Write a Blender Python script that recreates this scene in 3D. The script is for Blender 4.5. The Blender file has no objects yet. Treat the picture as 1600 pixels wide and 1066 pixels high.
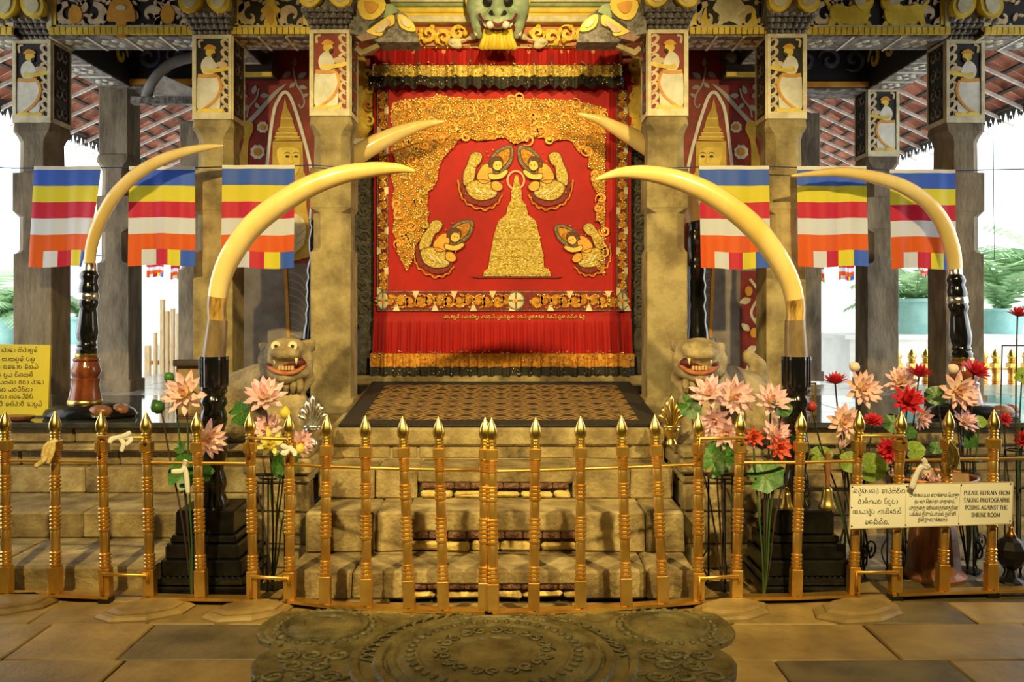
import bpy, bmesh, math, random
from mathutils import Vector, Matrix, Quaternion
import numpy as np
random.seed(7); PI = math.pi
SC = bpy.context.scene; COL = SC.collection

# ---------------------------------------------------------------- camera
F, H0, HC = 1400.0, 480.0, 1.52
cd = bpy.data.cameras.new('camera'); cam = bpy.data.objects.new('camera', cd); COL.objects.link(cam)
cam.location = (0, 0, HC); cam.rotation_euler = (PI/2, 0, 0)
cd.sensor_width = 36; cd.lens = 36*F/1600; cd.shift_y = (H0-533)/1600.0; cd.clip_end = 200; cd.clip_start = .05
SC.camera = cam
# ---------------------------------------------------------------- sky, lamps, exposure
SC.view_settings.view_transform = 'Standard'; SC.view_settings.look = 'None'
SC.view_settings.gamma = 1; SC.view_settings.use_curve_mapping = False
SC.view_settings.exposure = 0.0
wd = bpy.data.worlds.new('sky'); SC.world = wd; wd.use_nodes = True
_n = wd.node_tree.nodes; _n['Background'].inputs[0].default_value = (.95, 1.0, 1.0, 1); _n['Background'].inputs[1].default_value = 3.6

def spot(name, loc, target, energy, color, size=60, blend=.5, radius=.06):
    l = bpy.data.lights.new(name, 'SPOT'); l.energy = energy; l.color = color
    l.spot_size = math.radians(size); l.spot_blend = blend; l.shadow_soft_size = radius
    o = bpy.data.objects.new(name, l); COL.objects.link(o); o.location = loc
    o.rotation_euler = (Vector(target)-Vector(loc)).to_track_quat('-Z', 'Y').to_euler(); return o
WARM = (1.0, .76, .30)
spot('spot_lamp', (-2.0, 1.3, 3.9), (-.95, 5.8, 1.2), 1150, WARM, 66, .7)
spot('spot_lamp', (2.0, 1.3, 3.9), (.95, 5.8, 1.2), 1150, WARM, 66, .7)
spot('spot_lamp', (.25, 3.6, 4.25), (-.05, 7.3, 3.72), 560, (1.0, .77, .32), 44, 1.0)
spot('spot_lamp', (-.4, .6, 4.2), (0, 3.6, 0), 260, WARM, 110, .8, .15)

# ---------------------------------------------------------------- helpers
def W(px, py, Y): return Vector(((px-800)*Y/F, Y, HC+(H0-py)*Y/F))
def X(px, Y): return (px-800)*Y/F
def Z(py, Y): return HC+(H0-py)*Y/F
ORG = {}
def tag(o, label=None, cat=None, group=None, kind=None):
    if label: o['label'] = label
    if cat: o['category'] = cat
    if group: o['group'] = group
    if kind: o['kind'] = kind
    return o
def thing(name, loc, label, cat, group=None):
    o = bpy.data.objects.new(name, None); COL.objects.link(o); o.location = loc; o.empty_display_size = .1
    ORG[o.name] = Vector(loc); return tag(o, label, cat, group)
def link(name, me, parent=None, loc=None):
    o = bpy.data.objects.new(name, me); COL.objects.link(o)
    if parent: o.parent = parent
    if loc is not None: o.location = loc
    return o
def copy_tree(o, parent=None):
    c = o.copy(); COL.objects.link(c)
    if parent: c.parent = parent
    for ch in list(o.children): copy_tree(ch, c)
    return c
def origin(o):
    return ORG.get(o.name, Vector((0, 0, 0)))

class MB:
    def __init__(s): s.v = []; s.f = []; s.mi = []; s.m = 0
    def add(s, vs, fs):
        b = len(s.v); s.v += [tuple(p) for p in vs]
        for f in fs: s.f.append(tuple(i+b for i in f)); s.mi.append(s.m)
        return s
    def box(s, c, d, R=None, taper=1.0):
        hx, hy, hz = d[0]/2, d[1]/2, d[2]/2
        vs = [Vector((sx*hx*(taper if sz > 0 else 1), sy*hy*(taper if sz > 0 else 1), sz*hz)) for sz in (-1, 1) for sx, sy in ((-1, -1), (1, -1), (1, 1), (-1, 1))]
        if R is not None: vs = [R @ p for p in vs]
        c = Vector(c)
        return s.add([p+c for p in vs], [(3, 2, 1, 0), (4, 5, 6, 7), (0, 1, 5, 4), (1, 2, 6, 5), (2, 3, 7, 6), (3, 0, 4, 7)])
    def bb(s, x0, x1, y0, y1, z0, z1): return s.box(((x0+x1)/2, (y0+y1)/2, (z0+z1)/2), (abs(x1-x0), abs(y1-y0), abs(z1-z0)))
    def rbox(s, x0, x1, y0, y1, z0, z1, b=.01, j=0):
        # box with chamfered edges, slightly uneven
        r = lambda: random.uniform(-j, j) if j else 0
        b = min(b, abs(x1-x0)*.4, abs(y1-y0)*.4, abs(z1-z0)*.4)
        vs = []; cs = {}
        for ix, x in enumerate((x0, x1)):
            for iy, y in enumerate((y0, y1)):
                for iz, z in enumerate((z0, z1)):
                    sx, sy, sz = (1, -1)[ix], (1, -1)[iy], (1, -1)[iz]
                    ox, oy, oz = r(), r(), r()
                    for k in range(3):
                        p = [x+ox, y+oy, z+oz]
                        for q, sg in ((0, sx), (1, sy), (2, sz)):
                            if q != k: p[q] += sg*b
                        cs[(ix, iy, iz, k)] = len(vs); vs.append(p)
        g = lambda a, bq, c, k: cs[(a, bq, c, k)]
        fs = [(g(0,0,0,0), g(0,0,1,0), g(0,1,1,0), g(0,1,0,0)), (g(1,0,0,0), g(1,1,0,0), g(1,1,1,0), g(1,0,1,0)),
              (g(0,0,0,1), g(1,0,0,1), g(1,0,1,1), g(0,0,1,1)), (g(0,1,0,1), g(0,1,1,1), g(1,1,1,1), g(1,1,0,1)),
              (g(0,0,0,2), g(0,1,0,2), g(1,1,0,2), g(1,0,0,2)), (g(0,0,1,2), g(1,0,1,2), g(1,1,1,2), g(0,1,1,2))]
        for a in (0, 1):
            for c in (0, 1):
                fs.append((g(a,0,c,0), g(a,1,c,0), g(a,1,c,2), g(a,0,c,2)))
                fs.append((g(0,a,c,1), g(1,a,c,1), g(1,a,c,2), g(0,a,c,2)))
                fs.append((g(a,c,0,0), g(a,c,1,0), g(a,c,1,1), g(a,c,0,1)))
        for a in (0, 1):
            for bq in (0, 1):
                for c in (0, 1): fs.append((g(a,bq,c,0), g(a,bq,c,1), g(a,bq,c,2)))
        return s.add(vs, fs)
    def lathe(s, prof, n=20, c=(0, 0, 0), R=None, flute=None, sy=1.0, cap=True):
        vs = []; fs = []
        for r, z in prof:
            for k in range(n):
                a = 2*PI*k/n; rr = r*(1+(flute(k, z) if flute else 0))
                vs.append(Vector((rr*math.cos(a), rr*math.sin(a)*sy, z)))
        for i in range(len(prof)-1):
            for k in range(n): fs.append((i*n+k, i*n+(k+1) % n, (i+1)*n+(k+1) % n, (i+1)*n+k))
        if cap:
            fs.append(tuple(range(n-1, -1, -1))); fs.append(tuple((len(prof)-1)*n+k for k in range(n)))
        c = Vector(c)
        if R is not None: vs = [R @ p for p in vs]
        return s.add([p+c for p in vs], fs)
    def tube(s, path, rad, n=8, cap=True, flat=1.0):
        P = [Vector(p) for p in path]; m = len(P)
        if not hasattr(rad, '__len__'): rad = [rad]*m
        vs = []; fs = []; up = None
        for i in range(m):
            t = (P[min(i+1, m-1)]-P[max(i-1, 0)]);  t = t.normalized() if t.length > 1e-9 else Vector((0, 0, 1))
            if up is None:
                up = Vector((0, 1, 0)) if abs(t.y) < .9 else Vector((1, 0, 0))
            b = t.cross(up); b = b.normalized() if b.length > 1e-6 else Vector((1, 0, 0)); up = b.cross(t).normalized()
            for k in range(n):
                a = 2*PI*k/n; vs.append(P[i]+b*(rad[i]*math.cos(a))+up*(rad[i]*flat*math.sin(a)))
        for i in range(m-1):
            for k in range(n): fs.append((i*n+k, i*n+(k+1) % n, (i+1)*n+(k+1) % n, (i+1)*n+k))
        if cap: fs.append(tuple(range(n-1, -1, -1))); fs.append(tuple((m-1)*n+k for k in range(n)))
        return s.add(vs, fs)
    def prism(s, poly, f, d):
        # poly: 2D points; f(u,v)->Vector on the surface; d: Vector extrusion towards the viewer
        if sum((poly[i-1][0]*poly[i][1]-poly[i][0]*poly[i-1][1]) for i in range(len(poly))) < 0: poly = poly[::-1]
        a = [Vector(f(*p)) for p in poly]; n = len(a); d = Vector(d)
        return s.add(a+[p+d for p in a], [tuple(range(n, 2*n))]+[(i, (i+1) % n, n+(i+1) % n, n+i) for i in range(n)]+[tuple(range(n-1, -1, -1))])
    def grid(s, nu, nv, fn, thick=None):
        vs = [fn(i/(nu-1), j/(nv-1)) for j in range(nv) for i in range(nu)]
        fs = [(j*nu+i, j*nu+i+1, (j+1)*nu+i+1, (j+1)*nu+i) for j in range(nv-1) for i in range(nu-1)]
        return s.add(vs, fs)
    def ball(s, c, r, n=8, m=6, R=None):
        if not hasattr(r, '__len__'): r = (r, r, r)
        vs = [Vector((0, 0, -r[2]))]; c = Vector(c)
        for j in range(1, m):
            ph = -PI/2+PI*j/m
            for k in range(n):
                a = 2*PI*k/n; vs.append(Vector((r[0]*math.cos(ph)*math.cos(a), r[1]*math.cos(ph)*math.sin(a), r[2]*math.sin(ph))))
        vs.append(Vector((0, 0, r[2]))); fs = []
        for k in range(n): fs.append((0, 1+(k+1) % n, 1+k)); fs.append((len(vs)-1, 1+(m-2)*n+k, 1+(m-2)*n+(k+1) % n))
        for j in range(m-2):
            for k in range(n): fs.append((1+j*n+k, 1+j*n+(k+1) % n, 1+(j+1)*n+(k+1) % n, 1+(j+1)*n+k))
        if R is not None: vs = [R @ p for p in vs]
        return s.add([p+c for p in vs], fs)
    def mesh(s, name, mats, off=None, smooth=False):
        me = bpy.data.meshes.new(name)
        v = s.v if off is None else [(p[0]-off[0], p[1]-off[1], p[2]-off[2]) for p in s.v]
        me.from_pydata(v, [], s.f)
        if not isinstance(mats, (list, tuple)): mats = [mats]
        for m in mats: me.materials.append(m)
        if len(mats) > 1: me.polygons.foreach_set('material_index', s.mi)
        if smooth:
            me.polygons.foreach_set('use_smooth', [True]*len(me.polygons))
            if smooth is not True: me.set_sharp_from_angle(angle=math.radians(smooth))
        me.update(); return me
    def build(s, name, mats, parent=None, smooth=False, loc=None):
        off = origin(parent) if parent is not None else loc
        o = link(name, s.mesh(name, mats, off, smooth), parent)
        if parent is None and loc is not None: o.location = loc
        ORG[o.name] = Vector((0, 0, 0)) if off is None else Vector(off)
        return o

def blob(name, mat, balls, voxel=.014, smooth_it=6, parent=None, dense=10):
    """one continuous body grown from overlapping balls and limbs"""
    mb = MB()
    for b in balls:
        if b[0] == 'b': mb.ball(b[1], b[2], 14, 10, b[3] if len(b) > 3 else None)
        else:
            pts, rad = b[1], b[2]
            for i in range(len(pts)-1):
                a, c = Vector(pts[i]), Vector(pts[i+1])
                k = max(2, int((c-a).length/max(.35*min(rad[i], rad[i+1]), .006)))
                for q in range(k+1): mb.ball(a.lerp(c, q/k), rad[i]+(rad[i+1]-rad[i])*q/k, 10, 8)
    o = mb.build(name, mat, parent)
    md = o.modifiers.new('r', 'REMESH'); md.mode = 'VOXEL'; md.voxel_size = voxel
    sm = o.modifiers.new('s', 'SMOOTH'); sm.iterations = smooth_it; sm.factor = .5
    dg = bpy.context.evaluated_depsgraph_get(); dg.update()
    me = bpy.data.meshes.new_from_object(o.evaluated_get(dg)); o.modifiers.clear(); o.data = me
    me.polygons.foreach_set('use_smooth', [True]*len(me.polygons)); me.update()
    if not me.materials: me.materials.append(mat)
    return o

def catmull(pts, n=8):
    P = [Vector(p) for p in pts]; out = []
    for i in range(len(P)-1):
        p0, p1, p2, p3 = P[max(i-1, 0)], P[i], P[i+1], P[min(i+2, len(P)-1)]
        for k in range(n):
            t = k/n; out.append(.5*((2*p1)+(p2-p0)*t+(2*p0-5*p1+4*p2-p3)*t*t+(3*p1-p0-3*p2+p3)*t**3))
    out.append(P[-1]); return out
def smooth2(pts, n=4):
    P = [Vector((p[0], p[1], 0)) for p in pts]; m = len(P); out = []
    for i in range(m):
        p0, p1, p2, p3 = P[i-1], P[i], P[(i+1) % m], P[(i+2) % m]
        for k in range(n):
            t = k/n; q = .5*((2*p1)+(p2-p0)*t+(2*p0-5*p1+4*p2-p3)*t*t+(3*p1-p0-3*p2+p3)*t**3); out.append((q.x, q.y))
    return out
def ell(cx, cy, rx, ry, n=16, rot=0):
    c, s = math.cos(rot), math.sin(rot)
    return [(cx+rx*math.cos(2*PI*k/n)*c-ry*math.sin(2*PI*k/n)*s, cy+rx*math.cos(2*PI*k/n)*s+ry*math.sin(2*PI*k/n)*c) for k in range(n)]
def ribbon2(pts, w):
    """2D band of varying width along pts -> list of quads (as polygons)"""
    P = [Vector((p[0], p[1])) for p in pts]; m = len(P)
    if not hasattr(w, '__len__'): w = [w]*m
    L, R = [], []
    for i in range(m):
        t = P[min(i+1, m-1)]-P[max(i-1, 0)]; t = t.normalized() if t.length > 1e-9 else Vector((1, 0)); nn = Vector((-t.y, t.x))
        L.append(P[i]+nn*w[i]/2); R.append(P[i]-nn*w[i]/2)
    return [tuple(map(tuple, (L[i], L[i+1], R[i+1], R[i]))) for i in range(m-1)]
def band(mb, pts, w, f, d):
    m = len(pts)
    if not hasattr(w, '__len__'): w = [w]*m
    P = [Vector((p[0], p[1])) for p in pts]; vs = []; d = Vector(d)
    for i in range(m):
        t = P[min(i+1, m-1)]-P[max(i-1, 0)]; t = t.normalized() if t.length > 1e-9 else Vector((1, 0)); nn = Vector((-t.y, t.x))
        a, b = P[i]+nn*w[i]/2, P[i]-nn*w[i]/2
        A, B = Vector(f(*a)), Vector(f(*b)); vs += [A, B, B+d, A+d]
    fs = []
    for i in range(m-1):
        q = 4*i
        for k in range(4): fs.append((q+k, q+(k+1) % 4, q+4+(k+1) % 4, q+4+k))
    fs += [(0, 1, 2, 3), tuple(4*(m-1)+k for k in (3, 2, 1, 0))]
    mb.add(vs, fs)
def spiral(cx, cy, r0, r1, a0, turns, n=18):
    return [(cx+(r0+(r1-r0)*k/n)*math.cos(a0+turns*2*PI*k/n), cy+(r0+(r1-r0)*k/n)*math.sin(a0+turns*2*PI*k/n)) for k in range(n+1)]

# ---------------------------------------------------------------- materials
MATS = {}
def M(name, c1, c2=None, rough=.6, metal=0.0, scale=6, bump=0.0, bscale=30, lo=.38, hi=.62, rnd=0.0, transl=0.0, spec=.5, coat=0.0, ax=None, kind='noise', bkind='noise', stretch=(1, 1, 1), sheen=0):
    if name in MATS: return MATS[name]
    m = bpy.data.materials.new(name); m.use_nodes = True; MATS[name] = m
    N = m.node_tree.nodes; L = m.node_tree.links; bs = N['Principled BSDF']
    bs.inputs['Roughness'].default_value = rough; bs.inputs['Metallic'].default_value = metal
    bs.inputs['Specular IOR Level'].default_value = spec
    if coat: bs.inputs['Coat Weight'].default_value = coat; bs.inputs['Coat Roughness'].default_value = .12
    if sheen: bs.inputs['Sheen Weight'].default_value = sheen
    tc = N.new('ShaderNodeTexCoord'); oi = N.new('ShaderNodeObjectInfo')
    mp = N.new('ShaderNodeVectorMath'); mp.operation = 'MULTIPLY'; mp.inputs[1].default_value = stretch; L.new(tc.outputs['Object'], mp.inputs[0])
    ad = N.new('ShaderNodeVectorMath'); ad.operation = 'ADD'; L.new(mp.outputs[0], ad.inputs[0])
    cb = N.new('ShaderNodeCombineXYZ'); ml = N.new('ShaderNodeMath'); ml.operation = 'MULTIPLY'; ml.inputs[1].default_value = 13.7
    L.new(oi.outputs['Random'], ml.inputs[0]); [L.new(ml.outputs[0], cb.inputs[k]) for k in range(3)]; L.new(cb.outputs[0], ad.inputs[1])
    vec = ad.outputs[0]; col = None
    if c2 is not None:
        if ax is not None:
            sp = N.new('ShaderNodeSeparateXYZ'); L.new(tc.outputs['Object'], sp.inputs[0]); fac = sp.outputs[ax]
        elif kind == 'voronoi':
            t = N.new('ShaderNodeTexVoronoi'); t.inputs['Scale'].default_value = scale; L.new(vec, t.inputs['Vector']); fac = t.outputs['Distance']
        else:
            t = N.new('ShaderNodeTexNoise'); t.inputs['Scale'].default_value = scale; t.inputs['Detail'].default_value = 6; t.inputs['Roughness'].default_value = .62; L.new(vec, t.inputs['Vector']); fac = t.outputs[0]
        rp = N.new('ShaderNodeValToRGB'); e = rp.color_ramp.elements; e[0].position = lo; e[1].position = hi
        cl = c2 if isinstance(c2[0], (tuple, list)) else [c2]
        e[0].color = (*c1, 1); e[1].color = (*cl[-1], 1)
        for q, cc in enumerate(cl[:-1]):
            ne = e.new(lo+(hi-lo)*(q+1)/len(cl)); ne.color = (*cc, 1)
        if ax is not None:  # map metres onto 0..1 before the ramp
            mr = N.new('ShaderNodeMapRange'); mr.inputs[1].default_value = lo; mr.inputs[2].default_value = hi; L.new(fac, mr.inputs[0]); fac = mr.outputs[0]
            e[0].position = 0; e[len(e)-1].position = 1
            for q in range(1, len(e)-1): e[q].position = q/len(cl)
        L.new(fac, rp.inputs[0]); col = rp.outputs[0]
    if rnd:
        hs = N.new('ShaderNodeHueSaturation'); mr = N.new('ShaderNodeMapRange'); mr.inputs[3].default_value = 1-rnd; mr.inputs[4].default_value = 1+rnd
        L.new(oi.outputs['Random'], mr.inputs[0]); L.new(mr.outputs[0], hs.inputs['Value'])
        if col is None: hs.inputs['Color'].default_value = (*c1, 1)
        else: L.new(col, hs.inputs['Color'])
        col = hs.outputs[0]
    if col is None: bs.inputs['Base Color'].default_value = (*c1, 1)
    else: L.new(col, bs.inputs['Base Color'])
    if bump:
        if bkind == 'voronoi':
            t = N.new('ShaderNodeTexVoronoi'); t.inputs['Scale'].default_value = bscale; o_ = t.outputs['Distance']
        else:
            t = N.new('ShaderNodeTexNoise'); t.inputs['Scale'].default_value = bscale; t.inputs['Detail'].default_value = 5; o_ = t.outputs[0]
        L.new(vec, t.inputs['Vector'])
        bp = N.new('ShaderNodeBump'); bp.inputs['Strength'].default_value = bump; bp.inputs['Distance'].default_value = .02
        L.new(o_, bp.inputs['Height']); L.new(bp.outputs[0], bs.inputs['Normal'])
    if transl:
        tr = N.new('ShaderNodeBsdfTranslucent'); mx = N.new('ShaderNodeMixShader'); mx.inputs[0].default_value = transl
        if col is None: tr.inputs[0].default_value = (*c1, 1)
        else: L.new(col, tr.inputs[0])
        L.new(bs.outputs[0], mx.inputs[1]); L.new(tr.outputs[0], mx.inputs[2]); L.new(mx.outputs[0], N['Material Output'].inputs[0])
    return m

STONE = M('stone_warm', (.17, .125, .055), (.40, .32, .15), .85, scale=4, bump=.35, bscale=40, rnd=.10)
STONE2 = M('stone_step', (.09, .06, .028), [(.29, .215, .095), (.50, .41, .20)], .85, scale=5, lo=.3, hi=.74, bump=.5, bscale=45, rnd=.12)
STONE_G = M('stone_grey', (.11, .084, .055), (.26, .205, .135), .85, scale=6, stretch=(1, 1, .35), bump=.35, bscale=40, rnd=.08)
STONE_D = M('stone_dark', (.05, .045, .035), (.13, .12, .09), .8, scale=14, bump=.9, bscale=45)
CARVED = M('stone_carved', (.055, .05, .038), (.17, .155, .115), .8, scale=38, bump=1.0, bscale=38, bkind='voronoi')
STAIN = M('carving_stained', (.10, .042, .032), (.26, .13, .09), .85, scale=22, bump=.9, bscale=60)
OCHRE = M('stone_ochre', (.40, .27, .07), (.68, .52, .18), .85, scale=9, bump=.6, bscale=40)
SLABF = M('floor_slab', (.125, .078, .026), [(.26, .175, .062), (.38, .27, .10)], .52, scale=2.6, lo=.3, hi=.72, bump=.22, bscale=26, rnd=.14)
SLABD = M('floor_slab_dark', (.07, .055, .028), (.15, .115, .058), .5, scale=4, bump=.25, bscale=26, rnd=.1)
SLABG = M('floor_slab_grey', (.18, .175, .165), (.34, .33, .31), .2, scale=4, bump=.05, spec=1.0, bscale=20, rnd=.12)
GROUT = M('grout', (.05, .037, .018), (.10, .075, .036), .9, scale=12)
MOON = M('moonstone', (.04, .034, .013), (.16, .135, .055), .42, scale=7, bump=.35, bscale=60, lo=.35, hi=.7)
BLACKSLAB = M('black_slab', (.03, .03, .03), (.07, .07, .065), .07, scale=8, bump=.01, spec=1.0)
BLACK = M('black_lacquer', (.006, .006, .007), rough=.16, coat=.6)
BLACKST = M('black_stone', (.004, .004, .004), (.010, .010, .009), .22, scale=10, bump=.12, bscale=30, spec=.3)
IRON = M('black_iron', (.012, .011, .011), rough=.4, metal=.4)
BRASS = M('brass', (.66, .36, .07), (.86, .54, .14), .36, .88, scale=5, bump=.06, bscale=12, rnd=.07)
BRASS2 = M('brass_pale', (.62, .45, .13), (.82, .65, .22), .3, 1.0, scale=14)
BRASSD = M('brass_copper', (.42, .19, .045), (.62, .33, .08), .34, 1.0, scale=9, rnd=.1)
SILVER = M('silver', (.75, .75, .72), rough=.25, metal=1.0)
GOLDP = M('gold_paint', (.72, .46, .05), (.88, .64, .10), .5, scale=12, bump=.2)
YELLOW = M('yellow_paint', (.66, .44, .03), (.90, .66, .07), .5, scale=7)
ORANGE = M('orange_paint', (.62, .26, .02), (.78, .38, .04), .55, scale=8)
CREAM = M('cream_paint', (.58, .50, .30), (.80, .73, .50), .6, scale=9)
WHITEP = M('white_paint', (.66, .63, .52), (.84, .82, .72), .6, scale=10)
PINKP = M('pink_cream_paint', (.56, .40, .24), (.78, .62, .40), .6, scale=14)
REDP = M('red_paint', (.20, .018, .012), (.32, .03, .018), .6, scale=8)
BLACKP = M('black_paint', (.012, .011, .01), rough=.6)
GREENP = M('green_paint', (.17, .25, .11), (.30, .38, .19), .5, scale=9)
GREENF = M('mask_green', (.26, .36, .22), (.46, .53, .36), .5, scale=7)
GREYP = M('grey_paint', (.10, .085, .075), (.30, .27, .25), .7, scale=24, bump=.8, bscale=38)
GREYS = M('soffit_paint', (.06, .045, .042), [(.24, .20, .18), (.55, .52, .50)], .7, scale=17, lo=.36, hi=.72)
DARKW = M('dark_wood', (.022, .014, .009), (.055, .034, .02), .6, scale=5, stretch=(1, 8, 8), bump=.2)
WOODR = M('red_wood', (.12, .028, .012), (.28, .075, .022), .18, scale=4, stretch=(4, 4, 1), coat=.5)
WOODB = M('brown_wood', (.16, .06, .026), (.32, .13, .055), .4, scale=5, stretch=(6, 6, 1), coat=.2)
TILE = M('roof_tile', (.26, .075, .045), (.52, .20, .12), .8, scale=6, rnd=.25)
TILEE = M('pale_timber_daylight', (.55, .45, .40), (.85, .78, .72), .8, scale=9)  # pale timber; on the rafters it paints daylight between tile rows
WHITEWALL = M('white_wall', (.74, .76, .74), (.86, .88, .86), .8, scale=2)
GROUNDW = M('courtyard_sand', (.58, .58, .54), (.80, .80, .76), .8, scale=5)
RED = M('curtain_red', (.34, .005, .005), (.44, .008, .006), .6, scale=3, sheen=.1, spec=.25, bump=.1, bscale=200)
REDD = M('maroon_cloth', (.14, .012, .012), (.26, .02, .02), .7, scale=30, bump=.4, bscale=80)
GOLDT = M('gold_thread', (.46, .15, .012), (.90, .46, .06), .36, .35, scale=40, bump=.7, bscale=110, lo=.35, hi=.65)
GOLDT2 = M('gold_thread_pale', (.62, .42, .06), (.95, .76, .24), .36, .35, scale=55, bump=.6, bscale=75, bkind='voronoi')
BEAD = M('gold_bead', (.85, .46, .06), (1.0, .82, .30), .18, .72, scale=80)
SEQ = M('sequin', (.95, .85, .55), rough=.12, metal=1.0)
ORCL = M('orange_cloth', (.74, .28, .01), (.88, .38, .015), .55, scale=20, sheen=.3)
BLKCL = M('black_cloth', (.010, .010, .009), (.028, .026, .02), .6, scale=60, bump=.5, bscale=120)
GREYT = M('grey_thread', (.10, .07, .05), (.40, .32, .20), .5, .3, scale=90, bump=.6, bscale=120)
# ================================================================ THE SETTING
def struct(name, mb, mats, smooth=False, kind='structure'):
    return tag(mb.build(name, mats, None, smooth), kind=kind)
mb = MB(); mb.bb(-40, 40, -6, 40, -.16, -.06); struct('ground', mb, GROUNDW)
mb = MB(); mb.bb(-4.6, 4.6, -3.2, 6.3, -.05, -.022); floor = struct('floor', mb, GROUT)
# floor slabs, each a stone of its own
rows = [2.55, 2.98, 3.44, 3.86, 4.30, 4.62, 4.98, 5.4, 5.8, 6.2]
for r in range(len(rows)-1):
    x = -3.9+random.uniform(0, .4)
    while x < 3.9:
        w = random.uniform(.48, .82); x1 = x+w; y0, y1 = rows[r], rows[r+1]
        hid = (x > -1.02 and x1 < .98 and 3.5 < y0 and y1 < 4.4) or (y0 > 4.6 and x > -1.1 and x1 < .9) or (y0 > 4.9 and x1 < -1.95) or (y0 > 5.2 and x1 < 1.4)
        if not hid:
            mb = MB(); mb.rbox(x+.004, x1-.004, y0+.004, y1-.004, -.022, random.uniform(-.003, .003), .006, .003)
            mt = SLABG if (y0 > 4.95 and x > .9) else (SLABD if random.random() < .15 else SLABF)
            mb.build('slab', mt, floor)
        x = x1
mb = MB(); mb.bb(-4.5, 4.5, -3.2, -3.0, -.02, 4.7); struct('added_wall_front', mb, STONE_G)  # unseen wall behind the camera, added to block daylight
mb = MB(); mb.bb(-4.6, -4.4, -3.2, 4.9, -.02, 4.7); struct('added_wall_left', mb, STONE_G)  # unseen side wall, added to keep daylight off the front hall
mb = MB(); mb.bb(4.4, 4.6, -3.2, 4.9, -.02, 4.7); struct('added_wall_right', mb, STONE_G)  # unseen side wall, added to block daylight from the right
mb = MB(); mb.bb(-4.6, 4.6, -3.2, 5.4, 4.65, 4.75); mb.bb(-3.75, 3.75, 5.3, 15, 4.65, 4.75)
ceil = struct('ceiling', mb, DARKW)
for k in range(22):
    b = MB(); b.bb(-3.7, 3.7, 5.42+k*.42, 5.80+k*.42, 4.615, 4.65); b.build('plank', DARKW, ceil)

# ---- shrine block behind the curtain
SW = 7.6
mb = MB(); mb.bb(-2.36, 2.13, SW, 11, .7, 4.65); wall = struct('wall_back', mb, STONE_G)

# ---- stairs of the shrine: four risers, each of separate stones
SX0, SX1 = -1.15, .96
steps = [(4.64, 0, .155), (4.97, .155, .381), (5.31, .381, .56), (5.65, .56, .758)]
stair = thing('stone_stair', (-.1, 4.64, 0), 'worn stone stair of four carved steps rising to the curtained doorway', 'stairs')
for i, (y, z0, z1) in enumerate(steps):
    yb = steps[i+1][0]+.12 if i < 3 else 6.0
    xa, xb = SX0-(.02 if i == 0 else 0), SX1
    cuts = [xa, xa+.34+.05*(i % 2), -.56-.03*(i % 2), .36+.04*(i % 2), xb-.26+.04*(i % 2), xb]
    def top(name, x0, x1, zz, yy, m):
        q = MB(); q.rbox(x0+.003, x1-.003, yy, yb, zz, z1, .012, .005); q.build(name, m, stair)
    for c in (0, 1, 3, 4): top('step_stone', cuts[c], cuts[c+1], z0, y+random.uniform(0, .008), STONE2)
    x0, x1 = cuts[2], cuts[3]; h = z1-z0
    if i == 3: 
        top('step_stone', x0, x1, z0, y, STONE2)
        q = MB(); q.rbox(xa, xb, y-.025, y+.2, z1-.11, z1-.0, .014, .002); q.build('nosing', STONE2, stair)
        continue
    q = MB(); q.rbox(x0, x1, y, yb, z0+h*.52, z1, .012, .002); q.build('step_stone', STONE2, stair)
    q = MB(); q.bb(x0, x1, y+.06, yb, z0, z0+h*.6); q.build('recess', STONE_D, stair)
    n = 9
    for k in range(n):
        a = x0+.02+(x1-x0-.04)*k/n; q = MB(); q.rbox(a+.002, a+(x1-x0-.04)/n-.002, y+.012, y+.08, z0+h*.33, z0+h*.55, .008)
        q.ball((a+(x1-x0)/n/2, y+.014, z0+h*.44), (.026, .012, .014)); q.build('carved_block', STAIN, stair)
    k = x0+.02
    while k < x1-.05:
        w = random.uniform(.13, .24); q = MB(); q.rbox(k, min(k+w, x1-.01), y+random.uniform(.0, .02), y+.09, z0+.006, z0+h*random.uniform(.22, .28), .012, .006)
        q.build('worn_edge_stone', OCHRE, stair); k += w+.012
q = MB(); ps = [(SX0, 5.66, .756), (SX1, 5.66, .756), (SX1, 7.4, .905), (SX0, 7.4, .905)]
q.add(ps+[(a, b, .5) for a, b, c in ps], [(0, 1, 2, 3), (0, 4, 5, 1), (1, 5, 6, 2), (2, 6, 7, 3), (3, 7, 4, 0)]); q.build('landing', STONE, stair)

# ---- terrace the columns stand on
def terrace(name, xa, xb, courses, yend, side):
    t = MB(); t.bb(xa, xb, 6.35, yend, -.05, .72); root = tag(t.build(name, STONE_G), kind='structure')
    for (y, z0, z1, xl, xr, yb, bl) in courses:
        x = xl
        while x < xr-.02:
            w = random.uniform(*bl); x1 = x+w
            if xr-x1 < .25: x1 = xr
            q = MB(); q.rbox(x+.003, x1-.003, y+random.uniform(-.006, .006), yb, z0, z1-.001, .012, .003); q.build('stone', STONE2, root); x = x1
    y = 5.9
    q = MB(); q.rbox(xa, xb, y, 6.5, .722, .758, .006); q.build('edge_slab', BLACKSLAB, root)
    yy = 6.5; n = 0
    while yy < yend-.01:
        y1 = min(yy+.62, yend); x = xa
        while x < xb-.01:
            x1 = min(x+.93, xb); q = MB(); q.rbox(x+.002, x1-.002, yy+.002, y1-.002, .71, .758, .004); q.build('paving_slab', BLACKSLAB if yy < 7.2 else SLABG, root); x = x1
        yy = y1
    return root
L_ = (.42, .8)
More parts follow.
